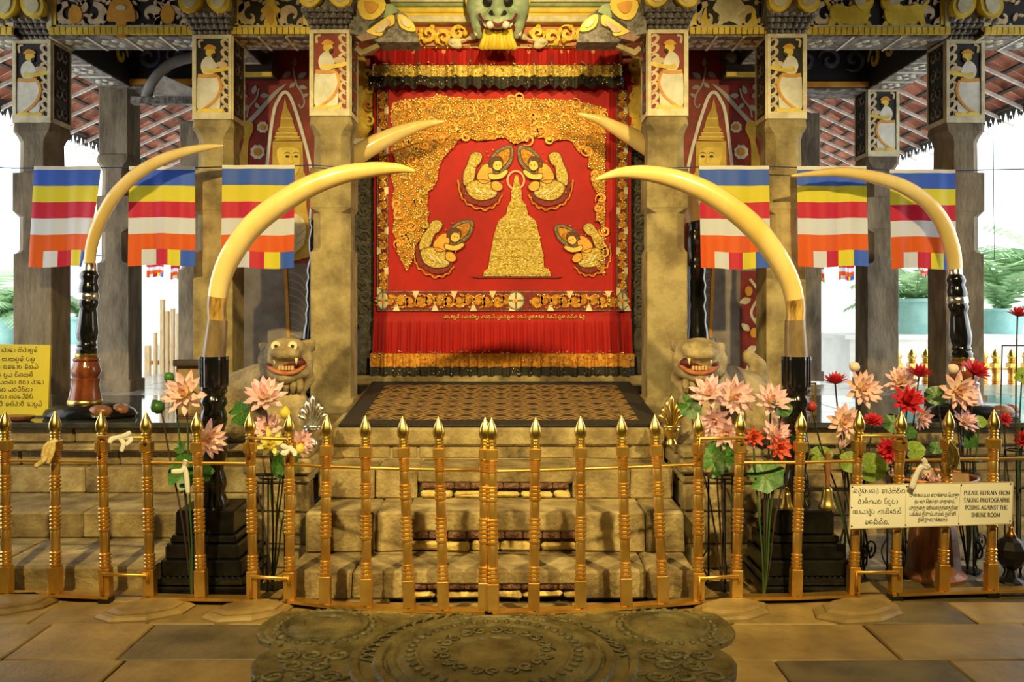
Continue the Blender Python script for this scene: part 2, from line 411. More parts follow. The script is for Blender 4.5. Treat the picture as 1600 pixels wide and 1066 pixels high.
terrace('floor_terrace', -5.4, -1.50, [(4.84, -.02, .12, -4.3, -1.95, 5.5, L_), (5.41, .12, .28, -4.3, -1.95, 6.05, L_), (5.41, -.02, .12, -4.3, -1.95, 6.05, (2.5, 3)), (5.95, -.02, .28, -4.3, -1.5, 6.4, L_), (5.95, .28, .457, -4.3, -1.5, 6.4, L_),
        (6.02, .457, .563, -4.3, -1.5, 6.4, (.6, 1.1)), (5.93, .563, .614, -4.3, -1.5, 6.4, (.5, 1.0)), (5.97, .614, .722, -4.3, -1.5, 6.4, (.5, .9))], 10.2, -1)
terrace('floor_terrace', 1.50, 5.4, [(6.0, -.02, .10, 1.5, 5.2, 6.4, L_), (6.08, .10, .30, 1.5, 5.2, 6.4, L_), (6.04, .30, .40, 1.5, 5.2, 6.4, L_), (6.12, .40, .52, 1.5, 5.2, 6.4, L_), (6.02, .52, .60, 1.5, 5.2, 6.4, L_), (5.97, .60, .722, 1.5, 5.2, 6.4, L_)], 8.8, 1)
mb = MB(); mb.bb(-1.5, -1.15, 6.3, 7.6, -.05, .758); mb.bb(.96, 1.5, 6.3, 7.6, -.05, .758); struct('floor_porch', mb, STONE)

# ---- wing walls beside the stair that carry the lions
def wing(x0, x1, yf, lab):
    t = thing('stair_wing', ((x0+x1)/2, yf, 0), lab, 'wall')
    z = 0
    for (h, o) in ((.13, -.03), (.19, 0), (.17, 0), (.06, -.02), (.09, -.05), (.05, -.02)):
        q = MB(); q.rbox(x0+o*.6, x1-o*.6, yf+o+.03, 6.3, z, z+h-.001, .014, .006); q.build('course', STONE2 if h > .06 else STONE, t); z += h
    return z
ZW = wing(-1.53, -1.19, 5.2, 'stone block wall left of the stair below the grey-eyed lion statue')
wing(1.0, 1.46, 5.2, 'stone block wall right of the stair below the lion statue beside the gold vase')

# ---- stone columns with painted heads
def shaft_mesh(z1=2.84, zcap=2.9):
    def ring(z, h, c): return [(h-c, -h, z), (h, -h+c, z), (h, h-c, z), (h-c, h, z), (-h+c, h, z), (-h, h-c, z), (-h, -h+c, z), (-h+c, -h, z)]
    R = []
    B = .758
    spec = [(B, .165, .006), (B+.10, .165, .006), (B+.105, .145, .006), (1.92, .145, .006), (1.925, .145, .05), (1.95, .136, .062), (2.20, .136, .062), (2.235, .145, .008), (2.24, .149, .006), (2.525, .149, .006), (2.53, .134, .06), (2.76, .130, .058), (2.80, .140, .05), (2.84, .155, .03), (2.87, .150, .02), (2.90, .142, .01)]
    mb = MB(); vs = []; 
    for z, h, c in spec: vs += ring(z-B, h, c)
    fs = []
    for i in range(len(spec)-1):
        for k in range(8): fs.append((i*8+k, i*8+(k+1) % 8, (i+1)*8+(k+1) % 8, (i+1)*8+k))
    fs.append(tuple(range(7, -1, -1))); fs.append(tuple((len(spec)-1)*8+k for k in range(8)))
    mb.add(vs, fs); return mb
SHAFT_W = shaft_mesh().mesh('shaft', STONE); SHAFT_G = shaft_mesh().mesh('shaft', STONE_G)
ZP0, ZP1 = 2.90-.758, 3.52-.758   # painted head, local
HB = .142
def head_meshes(gm, mirror):
    s = -1 if mirror else 1
    core = MB().bb(-HB, HB, -HB, HB, ZP0, ZP1).mesh('core', gm)
    fr = MB()
    w = .024
    for (a, b, c, d) in ((-HB, HB, ZP0, ZP0+.05), (-HB, HB, ZP1-.028, ZP1), (-HB, -HB+w, ZP0+.05, ZP1-.028), (HB-w, HB, ZP0+.05, ZP1-.028)): fr.bb(a, b, -HB-.016, -HB+.002, c, d)
    for sx in (-1, 1):
        for (a, b, c, d) in ((-HB, HB, ZP0, ZP0+.035), (-HB, HB, ZP1-.02, ZP1), (-HB, -HB+.016, ZP0, ZP1), (HB-.016, HB, ZP0, ZP1)): fr.bb(sx*(HB-.001), sx*(HB+.01), a, b, c, d)
    frame = fr.mesh('head_frame', CREAM)
    # figure, coordinates from the carved panel (183 x 468 units)
    U = (2*HB-2*w); V = (ZP1-.028)-(ZP0+.05)
    def f(d):
        def g(x, y): return Vector((s*((x-362)/183-.5)*U, -HB-d, ZP0+.05+(700-y)/468*V))
        return g
    fig = MB(); D = Vector((0, -.007, 0))
    def P(poly, m, d=.0): fig.m = m; fig.prism(smooth2(poly, 3), f(d), D)
    P([(372, 472), (415, 462), (482, 462), (503, 520), (498, 600), (490, 688), (440, 690), (372, 690), (364, 600), (366, 520)], 0)
    P([(392, 380), (412, 352), (440, 345), (462, 372), (478, 410), (466, 450), (410, 462), (388, 420)], 0, .002)
    P([(412, 418), (450, 428), (535, 408), (540, 432), (470, 448), (410, 446)], 1, .006)
    P(ell(442, 318, 27, 32), 1, .004); P([(404, 300), (430, 270), (462, 278), (476, 298), (440, 300)], 2, .007)
    P([(448, 335), (466, 325), (468, 345), (452, 352)], 3, .007); P(ell(505, 398, 34, 20), 4, .005)
    fig.m = 2; band(fig, catmull([(372, 466, 0), (430, 472, 0), (482, 464, 0)], 4), 22, f(.007), D)
    band(fig, catmull([(486, 470, 0), (503, 540, 0), (470, 620, 0), (400, 684, 0)], 5), 15, f(.007), D)
    P([(372, 684), (430, 676), (440, 698), (368, 700)], 1, .008); P([(446, 684), (500, 676), (512, 698), (444, 700)], 1, .008)
    figure = fig.mesh('painted_figure', [WHITEP, YELLOW, ORANGE, BLACKP, PINKP], smooth=False)
    lf = MB()
    for k in range(8):
        y = 252+k*60; band(lf, catmull([(548, y+40, 0), (520, y+30, 0), (508, y, 0), (528, y-14, 0), (540, y+2, 0)], 4), [5+14*math.sin(PI*q/16) for q in range(17)], f(.001), D)
    band(lf, catmull([(380, 290, 0), (376, 250, 0), (400, 240, 0)], 4), 14, f(.001), D)
    leaf = lf.mesh('leaf_scroll', PINKP)
    sd = MB()   # carved scrolls on the two side faces
    for sx in (-1, 1):
        for k in range(4):
            for q in (-1, 1):
                zc = ZP0+.10+k*.145
                pts = spiral(q*.048, zc, .052, .010, PI/2, 1.2*q, 16)
                b = MB(); band(b, pts, [.004+.018*math.sin(PI*min(1, i/13)) for i in range(17)], lambda u, v: Vector((sx*(HB+.001), u, v)), Vector((sx*.008, 0, 0))); sd.add(b.v, b.f)
    side = sd.mesh('side_scroll', GREYP)
    return core, frame, figure, leaf, side
HM = {('b', 0): head_meshes(BLACKP, False), ('b', 1): head_meshes(BLACKP, True)}
HM[('r', 0)] = (MB().bb(-HB, HB, -HB, HB, ZP0, ZP1).mesh('core', REDP),)+HM[('b', 0)][1:]
HM[('r', 1)] = (HM[('r', 0)][0],)+HM[('b', 1)][1:]
# bracket of lotus drops that carries the beam (local: front face at y=0, z=0 at column top)
def bracket_meshes():
    g = MB()
    for k, (z0, z1, y, w) in enumerate(((0, .03, -.03, .29), (.03, .06, -.08, .31), (.06, .09, -.12, .33), (.09, .12, -.16, .36))):
        n = 7
        for q in range(n):
            g.ball((-w/2+w*(q+.5)/n, y+.03, (z0+z1)/2), (w/n*.56, .05, (z1-z0)*.62), 8, 5)
        g.bb(-w/2, w/2, y+.02, .08, z0, z1)
    g.bb(-.18, .18, -.13, .08, .12, .55)
    d = MB()
    for sx in (-1, 1):
        pts = smooth2([(0.0, .32), (.09, .31), (.165, .22), (.15, .125), (.08, .105), (.02, .15), (.0, .22)], 4)
        d.m = 0; d.prism([(sx*(.015+u), v) for u, v in pts], lambda u, v: Vector((u, -.13, v)), Vector((0, -.07, 0)))
        pts = smooth2([(0.03, .28), (.08, .27), (.13, .21), (.12, .15), (.07, .135), (.035, .18)], 4)
        d.m = 1; d.prism([(sx*(.02+u), v) for u, v in pts], lambda u, v: Vector((u, -.198, v)), Vector((0, -.012, 0)))
    d.m = 1; d.prism(smooth2([(-.2, .55), (-.18, .31), (0, .36), (.18, .31), (.2, .55)], 4), lambda u, v: Vector((u, -.12, v)), Vector((0, -.04, 0)))
    return g.mesh('bracket', GREYP, smooth=50), d.mesh('lotus_drop', [YELLOW, CREAM])
BR = bracket_meshes()
def column(px, Y, key, warm, lab, brackets=(0,), base=.758, panel=True, inner=0):
    x = X(px, Y); t = thing('stone_column', (x, Y+.15, base), lab, 'column')
    link('shaft', SHAFT_W if warm else SHAFT_G, t)
    if panel:
        core, frame, fig, leaf, side = HM[key]
        link('head_block', core, t); link('head_frame', frame, t); link('painted_figure', fig, t); link('leaf_scroll', leaf, t); link('side_scroll', side, t)
    else:
        link('head_block', PLAINH, t)
    for a in brackets:
        b = link('bracket', BR[0], t); b.location = Vector((HB*math.sin(a), -HB*math.cos(a), ZP1)); b.rotation_euler = (0, 0, a)
        link('lotus_drop', BR[1], b)
    if inner:
        YM = 6.42; f = lambda u, v: W(778+inner*(778-u), v, YM)
        def pc(nm, m, poly, d0, d1, sm=3):
            q = MB(); q.prism(smooth2(poly, sm) if sm else poly, lambda u, v: f(u, v)+Vector((0, .2-d0, 0)), Vector((0, -d1, 0))); return q.build(nm, m, t)
        ORG[t.name] = Vector(t.location)
        pc('makara_bracket', GREYP, [(546, 52), (572, 56), (592, 66), (655, 66), (648, 44), (636, 24), (612, 8), (560, 4), (546, 10)], .0, .2, 0)
        for k, (a, b, m_) in enumerate((([(602, 46), (596, 58), (574, 52), (580, 46), (606, 28), (616, 26), (616, 40)], [(604, 46), (598, 53), (586, 50), (608, 33), (611, 40)], YELLOW), ([(622, 26), (632, 26), (646, 38), (650, 50), (638, 50), (625, 42)], [(627, 30), (634, 31), (643, 40), (640, 46), (630, 40)], YELLOW))):
            pc('lotus_drop', m_, a, .2, .03); pc('drop_heart', CREAM if k else PINKP, b, .23, .012)
        pc('crest', GREENP, [(602, 22), (598, 36), (612, 24), (622, 20), (616, 10), (604, 8)], .2, .02)
        pc('dark_jaw', BLACKP, [(578, 40), (580, 45), (600, 34), (598, 28)], .2, .02); pc('coil', YELLOW, [(560, 4), (566, 28), (582, 32), (596, 24), (604, 8), (590, -6)], .19, .03)
        pc('coil_line', ORANGE, [(570, 4), (574, 20), (584, 22), (592, 8)], .22, .012)
        pc('under_piece', WOODB, [(556, 58), (566, 66), (590, 60), (586, 50)], .16, .06, 0); pc('grey_tongue', STONE, [(552, 74), (562, 84), (592, 70), (588, 64), (564, 74), (556, 68)], .1, .05, 0)
    return t
PLAINH = MB().rbox(-.135, .135, -.135, .135, 2.90-.758, 3.52-.758, .01).mesh('head_block', STONE_G)
column(50, 6.70, ('b', 0), False, 'stone column with white-robed figure panel at the left end behind the yellow sign')
column(332, 6.58, ('b', 0), True, 'stone column with white-robed figure on black between the second and third flags from left')
column(516, 6.46, ('r', 0), True, 'stone column with robed figure on red directly left of the red curtain', (0,), inner=-1)
column(1043, 6.46, ('r', 1), True, 'stone column with robed figure on red directly right of the red curtain', (0,), inner=1)
column(1229, 6.56, ('b', 1), True, 'stone column with white-robed figure on black between the fourth and fifth flags from left')
column(1508, 6.70, ('b', 1), False, 'stone column with robed figure panel at the right end behind the rightmost flag')
column(176, 8.1, None, False, 'plain grey stone column standing behind the gap between the two leftmost flags', (), panel=False)
column(1380, 8.2, ('b', 1), False, 'grey stone column with dim robed figure behind the gap between the two rightmost flags', ())
column(299, 9.6, None, False, 'far plain grey stone column half hidden behind the second column from left', (), panel=False)
column(1262, 9.2, None, False, 'far plain grey stone column half hidden behind the second column from right', (), panel=False)

# ---- painted beams
ZB = 3.52
def scroll(mb, f, D, cx, cy, r, a0, turns, w):
    n = 18; band(mb, spiral(cx, cy, r, r*.12, a0, turns, n), [w*(.35+.9*math.sin(PI*min(1., (i+1)/(n*.8)))) for i in range(n+1)], f, D)
def beam(x0px, x1px, lab, motif, Y=6.60):
    x0, x1 = X(x0px, Y), X(x1px, Y)
    t = thing('painted_beam', ((x0+x1)/2, Y, ZB), lab, 'beam')
    q = MB(); q.bb(x0, x1, Y, Y+.34, ZB+.004, ZB+.62); q.build('core', BLACKP, t)
    # soffit board with painted squares
    n = max(3, int((x1-x0)/.27))
    for k in range(n):
        a, b = x0+(x1-x0)*k/n, x0+(x1-x0)*(k+1)/n
        q = MB(); q.bb(a+.004, b-.004, Y, Y+.34, ZB-.008, ZB+.004)
        q.build('soffit_panel', GREYS, t)
        q = MB(); q.bb(a, a+.02, Y-.004, Y+.34, ZB-.014, ZB-.006)
        for s in range(6): q.ball(((a+b)/2+.07*math.cos(s*PI/3), Y+.17+.07*math.sin(s*PI/3), ZB-.008), (.03, .03, .008), 8, 4)
        q.build('soffit_flower', WHITEP if k % 2 else CREAM, t)
    f = lambda u, v: Vector((X(u, Y), Y, Z(v, Y))); D = Vector((0, -.014, 0))
    q = MB(); q.m = 0
    for k in range(int((x1px-x0px)/9)): q.bb(X(x0px+3+k*9, Y), X(x0px+10.5+k*9, Y), Y-.03, Y, ZB+.005, ZB+.055)
    q.build('lower_moulding', YELLOW, t)
    q = MB(); q.bb(x0, x0+.035, Y-.028, Y, ZB+.06, ZB+.6); q.bb(x1-.035, x1, Y-.028, Y, ZB+.06, ZB+.6); q.bb(x0, x1, Y-.02, Y, ZB+.055, ZB+.072); q.build('frame', CREAM, t)
    q = MB(); q.bb(x0+.035, x0+.065, Y-.02, Y, ZB+.06, ZB+.6); q.bb(x1-.065, x1-.035, Y-.02, Y, ZB+.06, ZB+.6); q.build('inner_frame', YELLOW, t)
    q = MB(); cxm = (x0px+x1px)/2; half = (x1px-x0px)/2-9; q.m = 0
    yb = Z(0, 1); 
    for sgn in (-1, 1):
        m = max(1, int(half/44))
        for k in range(m):
            u = cxm+sgn*(half-22-k*(half-26)/max(1, m))
            scroll(q, f, D, u, 26, 20, PI/2*sgn, .9*sgn*(1 if k % 2 == 0 else -1), 12); scroll(q, f, D, u-sgn*4, -14, 20, -PI/2, -.9*sgn, 11)
            scroll(q, f, D, u+sgn*20, 40, 11, -PI/2*sgn, -1.0*sgn, 8); scroll(q, f, D, u+sgn*20, 8, 12, PI*sgn, 1.0*sgn, 8)
            for a in range(7): q.prism(smooth2(ell(u+30*math.cos(a*.9+.2), 20+30*math.sin(a*.9+.2)*.8, 5, 2.6, 8, a*.9+.2), 1), f, D)
            for a in range(5): q.prism(smooth2(ell(u+22*math.cos(a*1.25+.4), 18+24*math.sin(a*1.25+.4), 7, 3.5, 8, a*1.25+.4+PI/2), 1), f, D)
    if motif != 'lions' : q.build('vine_relief', PINKP, t)
    else: q.build('vine_relief', PINKP, t)
    q = MB(); q.m = 0
    mm = []
    if motif == 'bell':
        q.prism(smooth2([(cxm-22, 33), (cxm-18, 10), (cxm-8, -2), (cxm+8, -2), (cxm+18, 10), (cxm+22, 33), (cxm+8, 36), (cxm+7, 58), (cxm-7, 58), (cxm-8, 36)], 3), f, D*1.6); mats = [ORANGE, CREAM]
        q.m = 1; q.prism(ell(cxm, 14, 8, 4), f, D*2)
        q.m = 0
        for sx in (-1, 1): q.prism(smooth2(ell(cxm+sx*72, 24, 11, 15), 1), f, D*1.3)
    elif motif == 'leaf':
        q.prism(smooth2([(cxm-16, 18), (cxm-8, 26), (cxm-10, 42), (cxm+10, 42), (cxm+8, 26), (cxm+16, 18), (cxm+6, 6), (cxm+8, -8), (cxm-8, -8), (cxm-6, 6)], 3), f, D*1.6); mats = [YELLOW, ORANGE]
        q.m = 1; q.prism(ell(cxm, 28, 5, 12), f, D*2)
    elif motif == 'tree':
        q.prism(smooth2([(cxm-26, 14), (cxm-14, 26), (cxm-20, 44), (cxm, 34), (cxm+20, 44), (cxm+14, 26), (cxm+26, 14), (cxm+8, -8), (cxm-8, -8)], 3), f, D*1.6); mats = [CREAM, YELLOW]
        q.m = 1
        for sx in (-1, 1): q.prism(smooth2([(cxm+sx*20, 46), (cxm+sx*34, 30), (cxm+sx*36, 10), (cxm+sx*44, 44)], 3), f, D*1.3)
    else:
        mats = [YELLOW, CREAM, ORANGE]
        for sx in (-1, 1):
            P = lambda pts, d=1.6: q.prism(smooth2([(cxm+sx*a, b) for a, b in pts], 3), f, D*d)
            q.m = 0; P([(14, 12), (12, 24), (18, 38), (34, 41), (60, 36), (72, 28), (72, 12), (60, 8), (44, 12), (30, 6)])      # body
            P([(8, -8), (8, 12), (22, 20), (34, 8), (30, -8)], 2.0)                                                            # head
            for a, b in (((16, 34), (6, 50)), ((26, 38), (30, 52)), ((58, 34), (50, 52)), ((68, 28), (76, 52))):
                q.prism([(cxm+sx*(a[0]-4), a[1]), (cxm+sx*(a[0]+5), a[1]), (cxm+sx*(b[0]+4), b[1]), (cxm+sx*(b[0]-4), b[1])], f, D*1.4)
            band(q, catmull([(cxm+sx*70, 14, 0), (cxm+sx*80, 0, 0), (cxm+sx*70, -12, 0)], 4), 5, f, D*1.4)
            q.m = 1; q.prism(ell(cxm+sx*27, 4, 8, 6), f, D*2.2); q.m = 2; q.prism(ell(cxm+sx*14, 2, 3, 3), f, D*2.4)
    q.build('central_motif', mats, t); return t
beam(76, 306, 'painted beam with orange bell motif among vines, above the leftmost pair of flags', 'bell')
beam(360, 488, 'short painted beam with yellow leaf motif above the left mural', 'leaf')
beam(1074, 1203, 'short painted beam with pale tree motif above the right mural', 'tree')
beam(1256, 1482, 'painted beam with two yellow lions face to face, above the rightmost pair of flags', 'lions')
beam(-160, 24, 'painted beam running out of view above the yellow sign', 'bell')
beam(1534, 1720, 'painted beam running out of view at the upper right corner', 'leaf')
def side_beam(xc, y0, y1, lab, lit):
    t = thing('side_beam', (xc, y0, ZB), lab, 'beam')
    q = MB(); q.bb(xc-.14, xc+.14, y0, y1, ZB, ZB+.5); q.build('core', BLACKP, t)
    n = int((y1-y0)/.3)
    for k in range(n):
        a, b = y0+(y1-y0)*k/n, y0+(y1-y0)*(k+1)/n
        q = MB(); q.bb(xc-.14, xc+.14, a+.005, b-.005, ZB-.012, ZB); q.build('soffit_panel', GREYS, t)
        q = MB(); q.bb(xc-.14, xc+.14, a, a+.02, ZB-.02, ZB-.008)
        for s in range(6): q.ball((xc+.06*math.cos(s*PI/3), (a+b)/2+.07*math.sin(s*PI/3), ZB-.014), (.028, .028, .008), 8, 4)
        q.build('soffit_flower', WHITEP, t)
        for sx in (-1, 1):
            q = MB(); pts = spiral((a+b)/2, ZB+.24, .13, .03, 0, 1.1, 14); band(q, pts, [.012+.03*math.sin(PI*i/14) for i in range(15)], lambda u, v: Vector((xc+sx*.14, u, v)), Vector((sx*.012, 0, 0))); q.build('vine_relief', YELLOW, t)
side_beam(X(66, 6.85), 6.95, 8.1, 'carved beam running back from the leftmost column, white patterned underside', 1)
side_beam(X(1494, 6.85), 6.95, 8.2, 'carved beam running back from the rightmost column, white patterned underside', 1)
side_beam(X(345, 6.75), 6.95, 9.6, 'dark carved beam running back from the second column from left', 0)
side_beam(X(1218, 6.75), 6.95, 9.2, 'dark carved beam running back from the second column from right', 0)
for (xa, xb, Y, lab) in ((X(176, 8.25), -2.36, 8.1, 'dim cross beam behind the leftmost pair of flags, near the ceiling'), (2.13, X(1380, 8.35), 8.2, 'dim blue-painted cross beam behind the lion beam')):
    t = thing('cross_beam', ((xa+xb)/2, Y, ZB), lab, 'beam')
    q = MB(); q.bb(xa, xb, Y, Y+.3, ZB, ZB+.5); q.build('core', BLACKP, t)
    q = MB(); q.bb(xa, xb, Y-.006, Y+.3, ZB-.02, ZB); q.build('soffit', GREYS, t)
    q = MB(); q.bb(xa, xb, Y-.02, Y, ZB+.01, ZB+.06); q.build('lower_moulding', ORANGE, t)
    n = int((xb-xa)/.22)
    for k in range(n):
        q = MB(); band(q, spiral(xa+(k+.5)*(xb-xa)/n, ZB+.26, .11, .02, k, 1.2*(-1)**k, 14), [.01+.03*math.sin(PI*i/14) for i in range(15)], lambda u, v: Vector((u, Y, v)), Vector((0, -.012, 0)))
        q.build('vine_relief', M('dim_blue', (.05, .05, .10), (.16, .16, .26), .7, scale=10), t)

# ---- tiled side roofs seen from below, with lace boards along the eaves
tm = MB()
for k in range(5):
    a0, a1 = -.11+.044*k, -.11+.044*(k+1); h0, h1 = .03*math.cos(a0/.11*PI/2), .03*math.cos(a1/.11*PI/2)
    tm.add([(0, a0, h0), (.30, a0, h0+.02), (.30, a1, h1+.02), (0, a1, h1), (0, a0, h0-.014), (.30, a0, h0+.006), (.30, a1, h1+.006), (0, a1, h1-.014)],
           [(0, 1, 2, 3), (7, 6, 5, 4), (0, 3, 7, 4), (1, 5, 6, 2), (0, 4, 5, 1), (3, 2, 6, 7)])
TILEM = tm.mesh('tile', TILE)
def roof(s):
    root = tag(bpy.data.objects.new('roof', None), kind='structure'); COL.objects.link(root)
    ex, ez, sl = 5.7, 3.79, .46; ang = math.atan(sl)
    tiles = []
    for i in range(10):
        for j in range(52): tiles.append((4.9+j*.235, i*.25))
    def place(y, u): 
        x = -(ex-u*math.cos(ang))*(-s); return (s*(ex-u*math.cos(ang)), y, ez+u*math.sin(ang)+.05)
    tiles.sort(key=lambda q: (0 if 8.0 <= q[0] <= 15.5 else 1, q[0]))
    rot = (0, -ang, 0) if s < 0 else (0, ang, PI)
    st = MB()
    R = (Matrix.Rotation(-ang, 4, 'Y') if s < 0 else Matrix.Rotation(PI, 4, 'Z') @ Matrix.Rotation(-ang, 4, 'Y')).to_3x3()
    for n, (y, u) in enumerate(tiles):
        p = place(y, u)
        if n < 300:
            o = link('tile', TILEM, root, p); o.rotation_euler = R.to_euler()
        else: st.add([R @ v.co+Vector(p) for v in TILEM.vertices], [tuple(f.vertices) for f in TILEM.polygons])
    tag(st.build('tiles', TILE, root), kind='stuff')
    for k in range(11):   # battens and rafters
        u = k*.25+.02; p0, p1 = place(4.9, u), place(17, u)
        q = MB(); q.box(((p0[0]), 10.95, p0[2]-.045), (.035, 12.1, .03), R); q.build('batten', DARKW, root)
    for k in range(24):
        y = 5.0+k*.5; a, b = Vector(place(y, -.1)), Vector(place(y, 2.6)); c = (a+b)/2; q = MB(); q.box((c.x, y, c.z-.10), (2.9, .03, .035), R); q.build('daylight_rafter', TILEE, root)  # coloured pale to stand in for daylight showing between tile rows
    q = MB(); x = s*ex; q.bb(x-.012, x+.012, 4.2, 17.2, ez-.03, ez+.06); lace = q.build('eave_board', DARKW, root)
    q = MB()
    for k in range(118):
        y = 4.3+k*.108
        q.add([(x, y, ez-.03), (x, y+.1, ez-.03), (x, y+.075, ez-.09), (x, y+.05, ez-.15), (x, y+.025, ez-.09)], [(0, 1, 2, 3, 4)])
        if k % 2: q.ball((x, y, ez-.10), (.006, .03, .03), 6, 4)
    tag(q.build('eave_lace', BLACKP, root), kind='stuff')
roof(-1); roof(1)

# ---- courtyard beyond
mb = MB(); mb.bb(-26, 26, 19.5, 20, -.1, 6); w2 = struct('wall_courtyard', mb, WHITEWALL)
for k in range(9):
    q = MB(); q.bb(-20+k*4.6, -19.4+k*4.6, 19.2, 19.5, -.06, 6); q.build('pilaster', WHITEWALL, w2)
mb = MB(); mb.bb(4.6, 14, 12.2, 13.4, -.06, 1.08); mb.bb(4.5, 14, 12.1, 13.5, 1.08, 1.14); struct('wall_planter', mb, WHITEWALL)
mb = MB(); mb.bb(-14, -5.2, 13.0, 13.5, -.06, .9); mb.bb(-14, -5.1, 12.9, 13.6, .9, .98); struct('wall_planter', mb, WHITEWALL)
# ================================================================ DOORWAY, CURTAIN, MURALS
CY = 7.35
def CU(off=0.0): return lambda u, v: Vector((X(u, CY), CY-off, Z(v, CY)))
def pw(px): return px*CY/F
FR = Vector((0, -.006, 0))
# sill and jambs
t = thing('door_surround', (X(785, 7.3), 7.42, .9), 'carved dark stone door frame with sill around the red curtain', 'door frame')
q = MB(); q.rbox(X(553, 7.3), X(1012, 7.3), 7.27, 7.6, .88, .963, .015, .004); q.build('sill', STONE2, t)
for s, (a, b) in ((-1, (551, 586)), (1, (984, 1014))):
    x0, x1 = X(a, 7.4), X(b, 7.4)
    q = MB(); q.rbox(x0, x1, 7.42, 7.6, .96, 2.86, .012); q.build('jamb', CARVED, t)
    n = 13
    for k in range(n):
        q = MB(); z = 1.50+k*.102; xc = (x0+x1)/2
        band(q, spiral(xc, z, .05, .008, k, 1.3*(-1)**k, 14), [.008+.018*math.sin(PI*i/14) for i in range(15)], lambda u, v: Vector((u, 7.42, v)), Vector((0, -.016, 0))); q.build('carved_scroll', STONE_D, t)
    q = MB(); q.bb(x0, x1, 7.38, 7.6, 2.86, 2.91); q.build('capital_band', WHITEP, t)
    q = MB(); q.bb(x0-.02, x1+.02, 7.34, 7.6, 2.80, 2.855); q.build('capital_base', BLACKP, t)
    q = MB(); q.bb(x0-.05, x1+.05, 7.46, 7.6, 2.91, 4.2); q.build('upper_panel', REDP, t)
    xc = (x0+x1)/2
    blob('guardian_relief', GOLDP, [('c', [(xc-.03, 7.42, 2.95), (xc-.05, 7.40, 3.15), (xc, 7.40, 3.3), (xc-.02, 7.41, 3.48)], [.06, .085, .075, .05]),
         ('b', (xc-.02, 7.38, 3.0), (.085, .06, .08)), ('c', [(xc+.05, 7.42, 3.0), (xc+.07, 7.42, 3.25), (xc+.02, 7.42, 3.42)], [.025, .03, .02]),
         ('c', [(xc-.07, 7.42, 3.1), (xc-.09, 7.42, 3.3), (xc-.05, 7.42, 3.45)], [.02, .03, .02]), ('b', (xc-.02, 7.40, 3.54), (.045, .04, .055))], .016, 2, t)
    for k in range(9):
        q = MB(); band(q, spiral(xc+(.05 if k % 2 else -.05), 2.98+k*.065, .045, .008, k*1.7, 1.2*(-1)**k, 14), [.006+.02*math.sin(PI*i/14) for i in range(15)], lambda u, v: Vector((u, 7.40, v)), Vector((0, -.07, 0))); q.build('gold_scroll', YELLOW if k % 3 else ORANGE, t)
    blob('door_guardian', STONE_D, [('c', [(xc, 7.40, 1.0), (xc, 7.39, 1.2), (xc, 7.39, 1.3)], [.05, .055, .05]), ('b', (xc, 7.38, 1.37), .04), ('c', [(xc+.04, 7.39, 1.28), (xc+.07, 7.38, 1.18), (xc+.01, 7.36, 1.16)], [.022, .02, .018]),
         ('c', [(xc-.03, 7.4, .99), (xc-.03, 7.39, 1.12)], [.03, .035]), ('c', [(xc-.05, 7.39, 1.28), (xc-.07, 7.38, 1.18)], [.022, .02])], .012, 3, t)
# ---- curtain
cur = thing('embroidered_curtain', (X(785, CY), CY, .965), 'red curtain with gold embroidery of a reliquary and four kneeling figures, hung in the doorway', 'curtain')
def fold(px):   # deep folds towards the right edge
    d = 0
    for c, w, a in ((961, 4, .05), (971, 4, -.05), (950, 6, .02), (985, 5, .03), (600, 6, .006)): d += a*math.exp(-((px-c)/w)**2)
    return d
def clothpt(u, v):
    px = 584+u*402; py = 118+v*444
    lower = max(0, (py-497)/60); wob = .004*math.sin(px*.11)+.003*math.sin(px*.045+1)
    pl = lower**.7*(.014*math.sin(px*.36+1.5*math.sin(px*.05))+.009*math.sin(px*.83+2*math.sin(px*.031))) if py > 497 else 0
    step = -.012 if py > 497 else 0
    px2 = px+(px-785)*.012*max(0, (py-497)/65)
    return (X(px2, CY), CY+wob*.6-fold(px)*.5-pl+step, Z(py, CY))
q = MB(); q.grid(420, 110, clothpt); q.build('cloth', RED, cur, True)
def flounce(name, mat, ya, yb, px0, px1, amp, k1, k2, top_off, bot_off, nu=420, ytop=0, ybot=0, nv=14):
    def fn(u, v):
        px = px0+u*(px1-px0); w = math.sin(px*k1+1.7*math.sin(px*.06))+.55*math.sin(px*k2+2.2*math.sin(px*.043)+1)
        if w < 0: w *= .5
        a = amp*(.55+.45*v); py = ya+(yb-ya)*v+ybot*v*math.sin(px*.33+math.sin(px*.1))*1.6+ytop*(1-v)*math.sin(px*.2)
        return (X(px, CY), CY-(top_off+(bot_off-top_off)*v)-a*w, Z(py, CY))
    q = MB(); q.grid(nu, nv, fn); return q.build(name, mat, cur, True)
flounce('valance', RED, 79, 107, 587, 968, .042, .19, .47, .06, .085, ytop=1.0, nv=16)
flounce('valance_gold_band', GOLDT2, 106, 125, 584, 970, .042, .19, .47, .086, .098, ybot=.8)
flounce('valance_black_fringe', BLKCL, 124, 141, 579, 973, .046, .19, .47, .10, .108, ybot=1.6)
flounce('hem_gold_band', GOLDT, 552, 573, 580, 990, .016, .36, .83, .058, .064, ybot=.5)
flounce('hem_black_fringe', BLKCL, 572, 587, 580, 990, .016, .36, .83, .064, .068, ybot=.5)
def pleat(px, amp=.042, k1=.19, k2=.47):
    w = math.sin(px*k1+1.7*math.sin(px*.06))+.55*math.sin(px*k2+2.2*math.sin(px*.043)+1)
    return amp*(w*.5 if w < 0 else w)
q = MB()
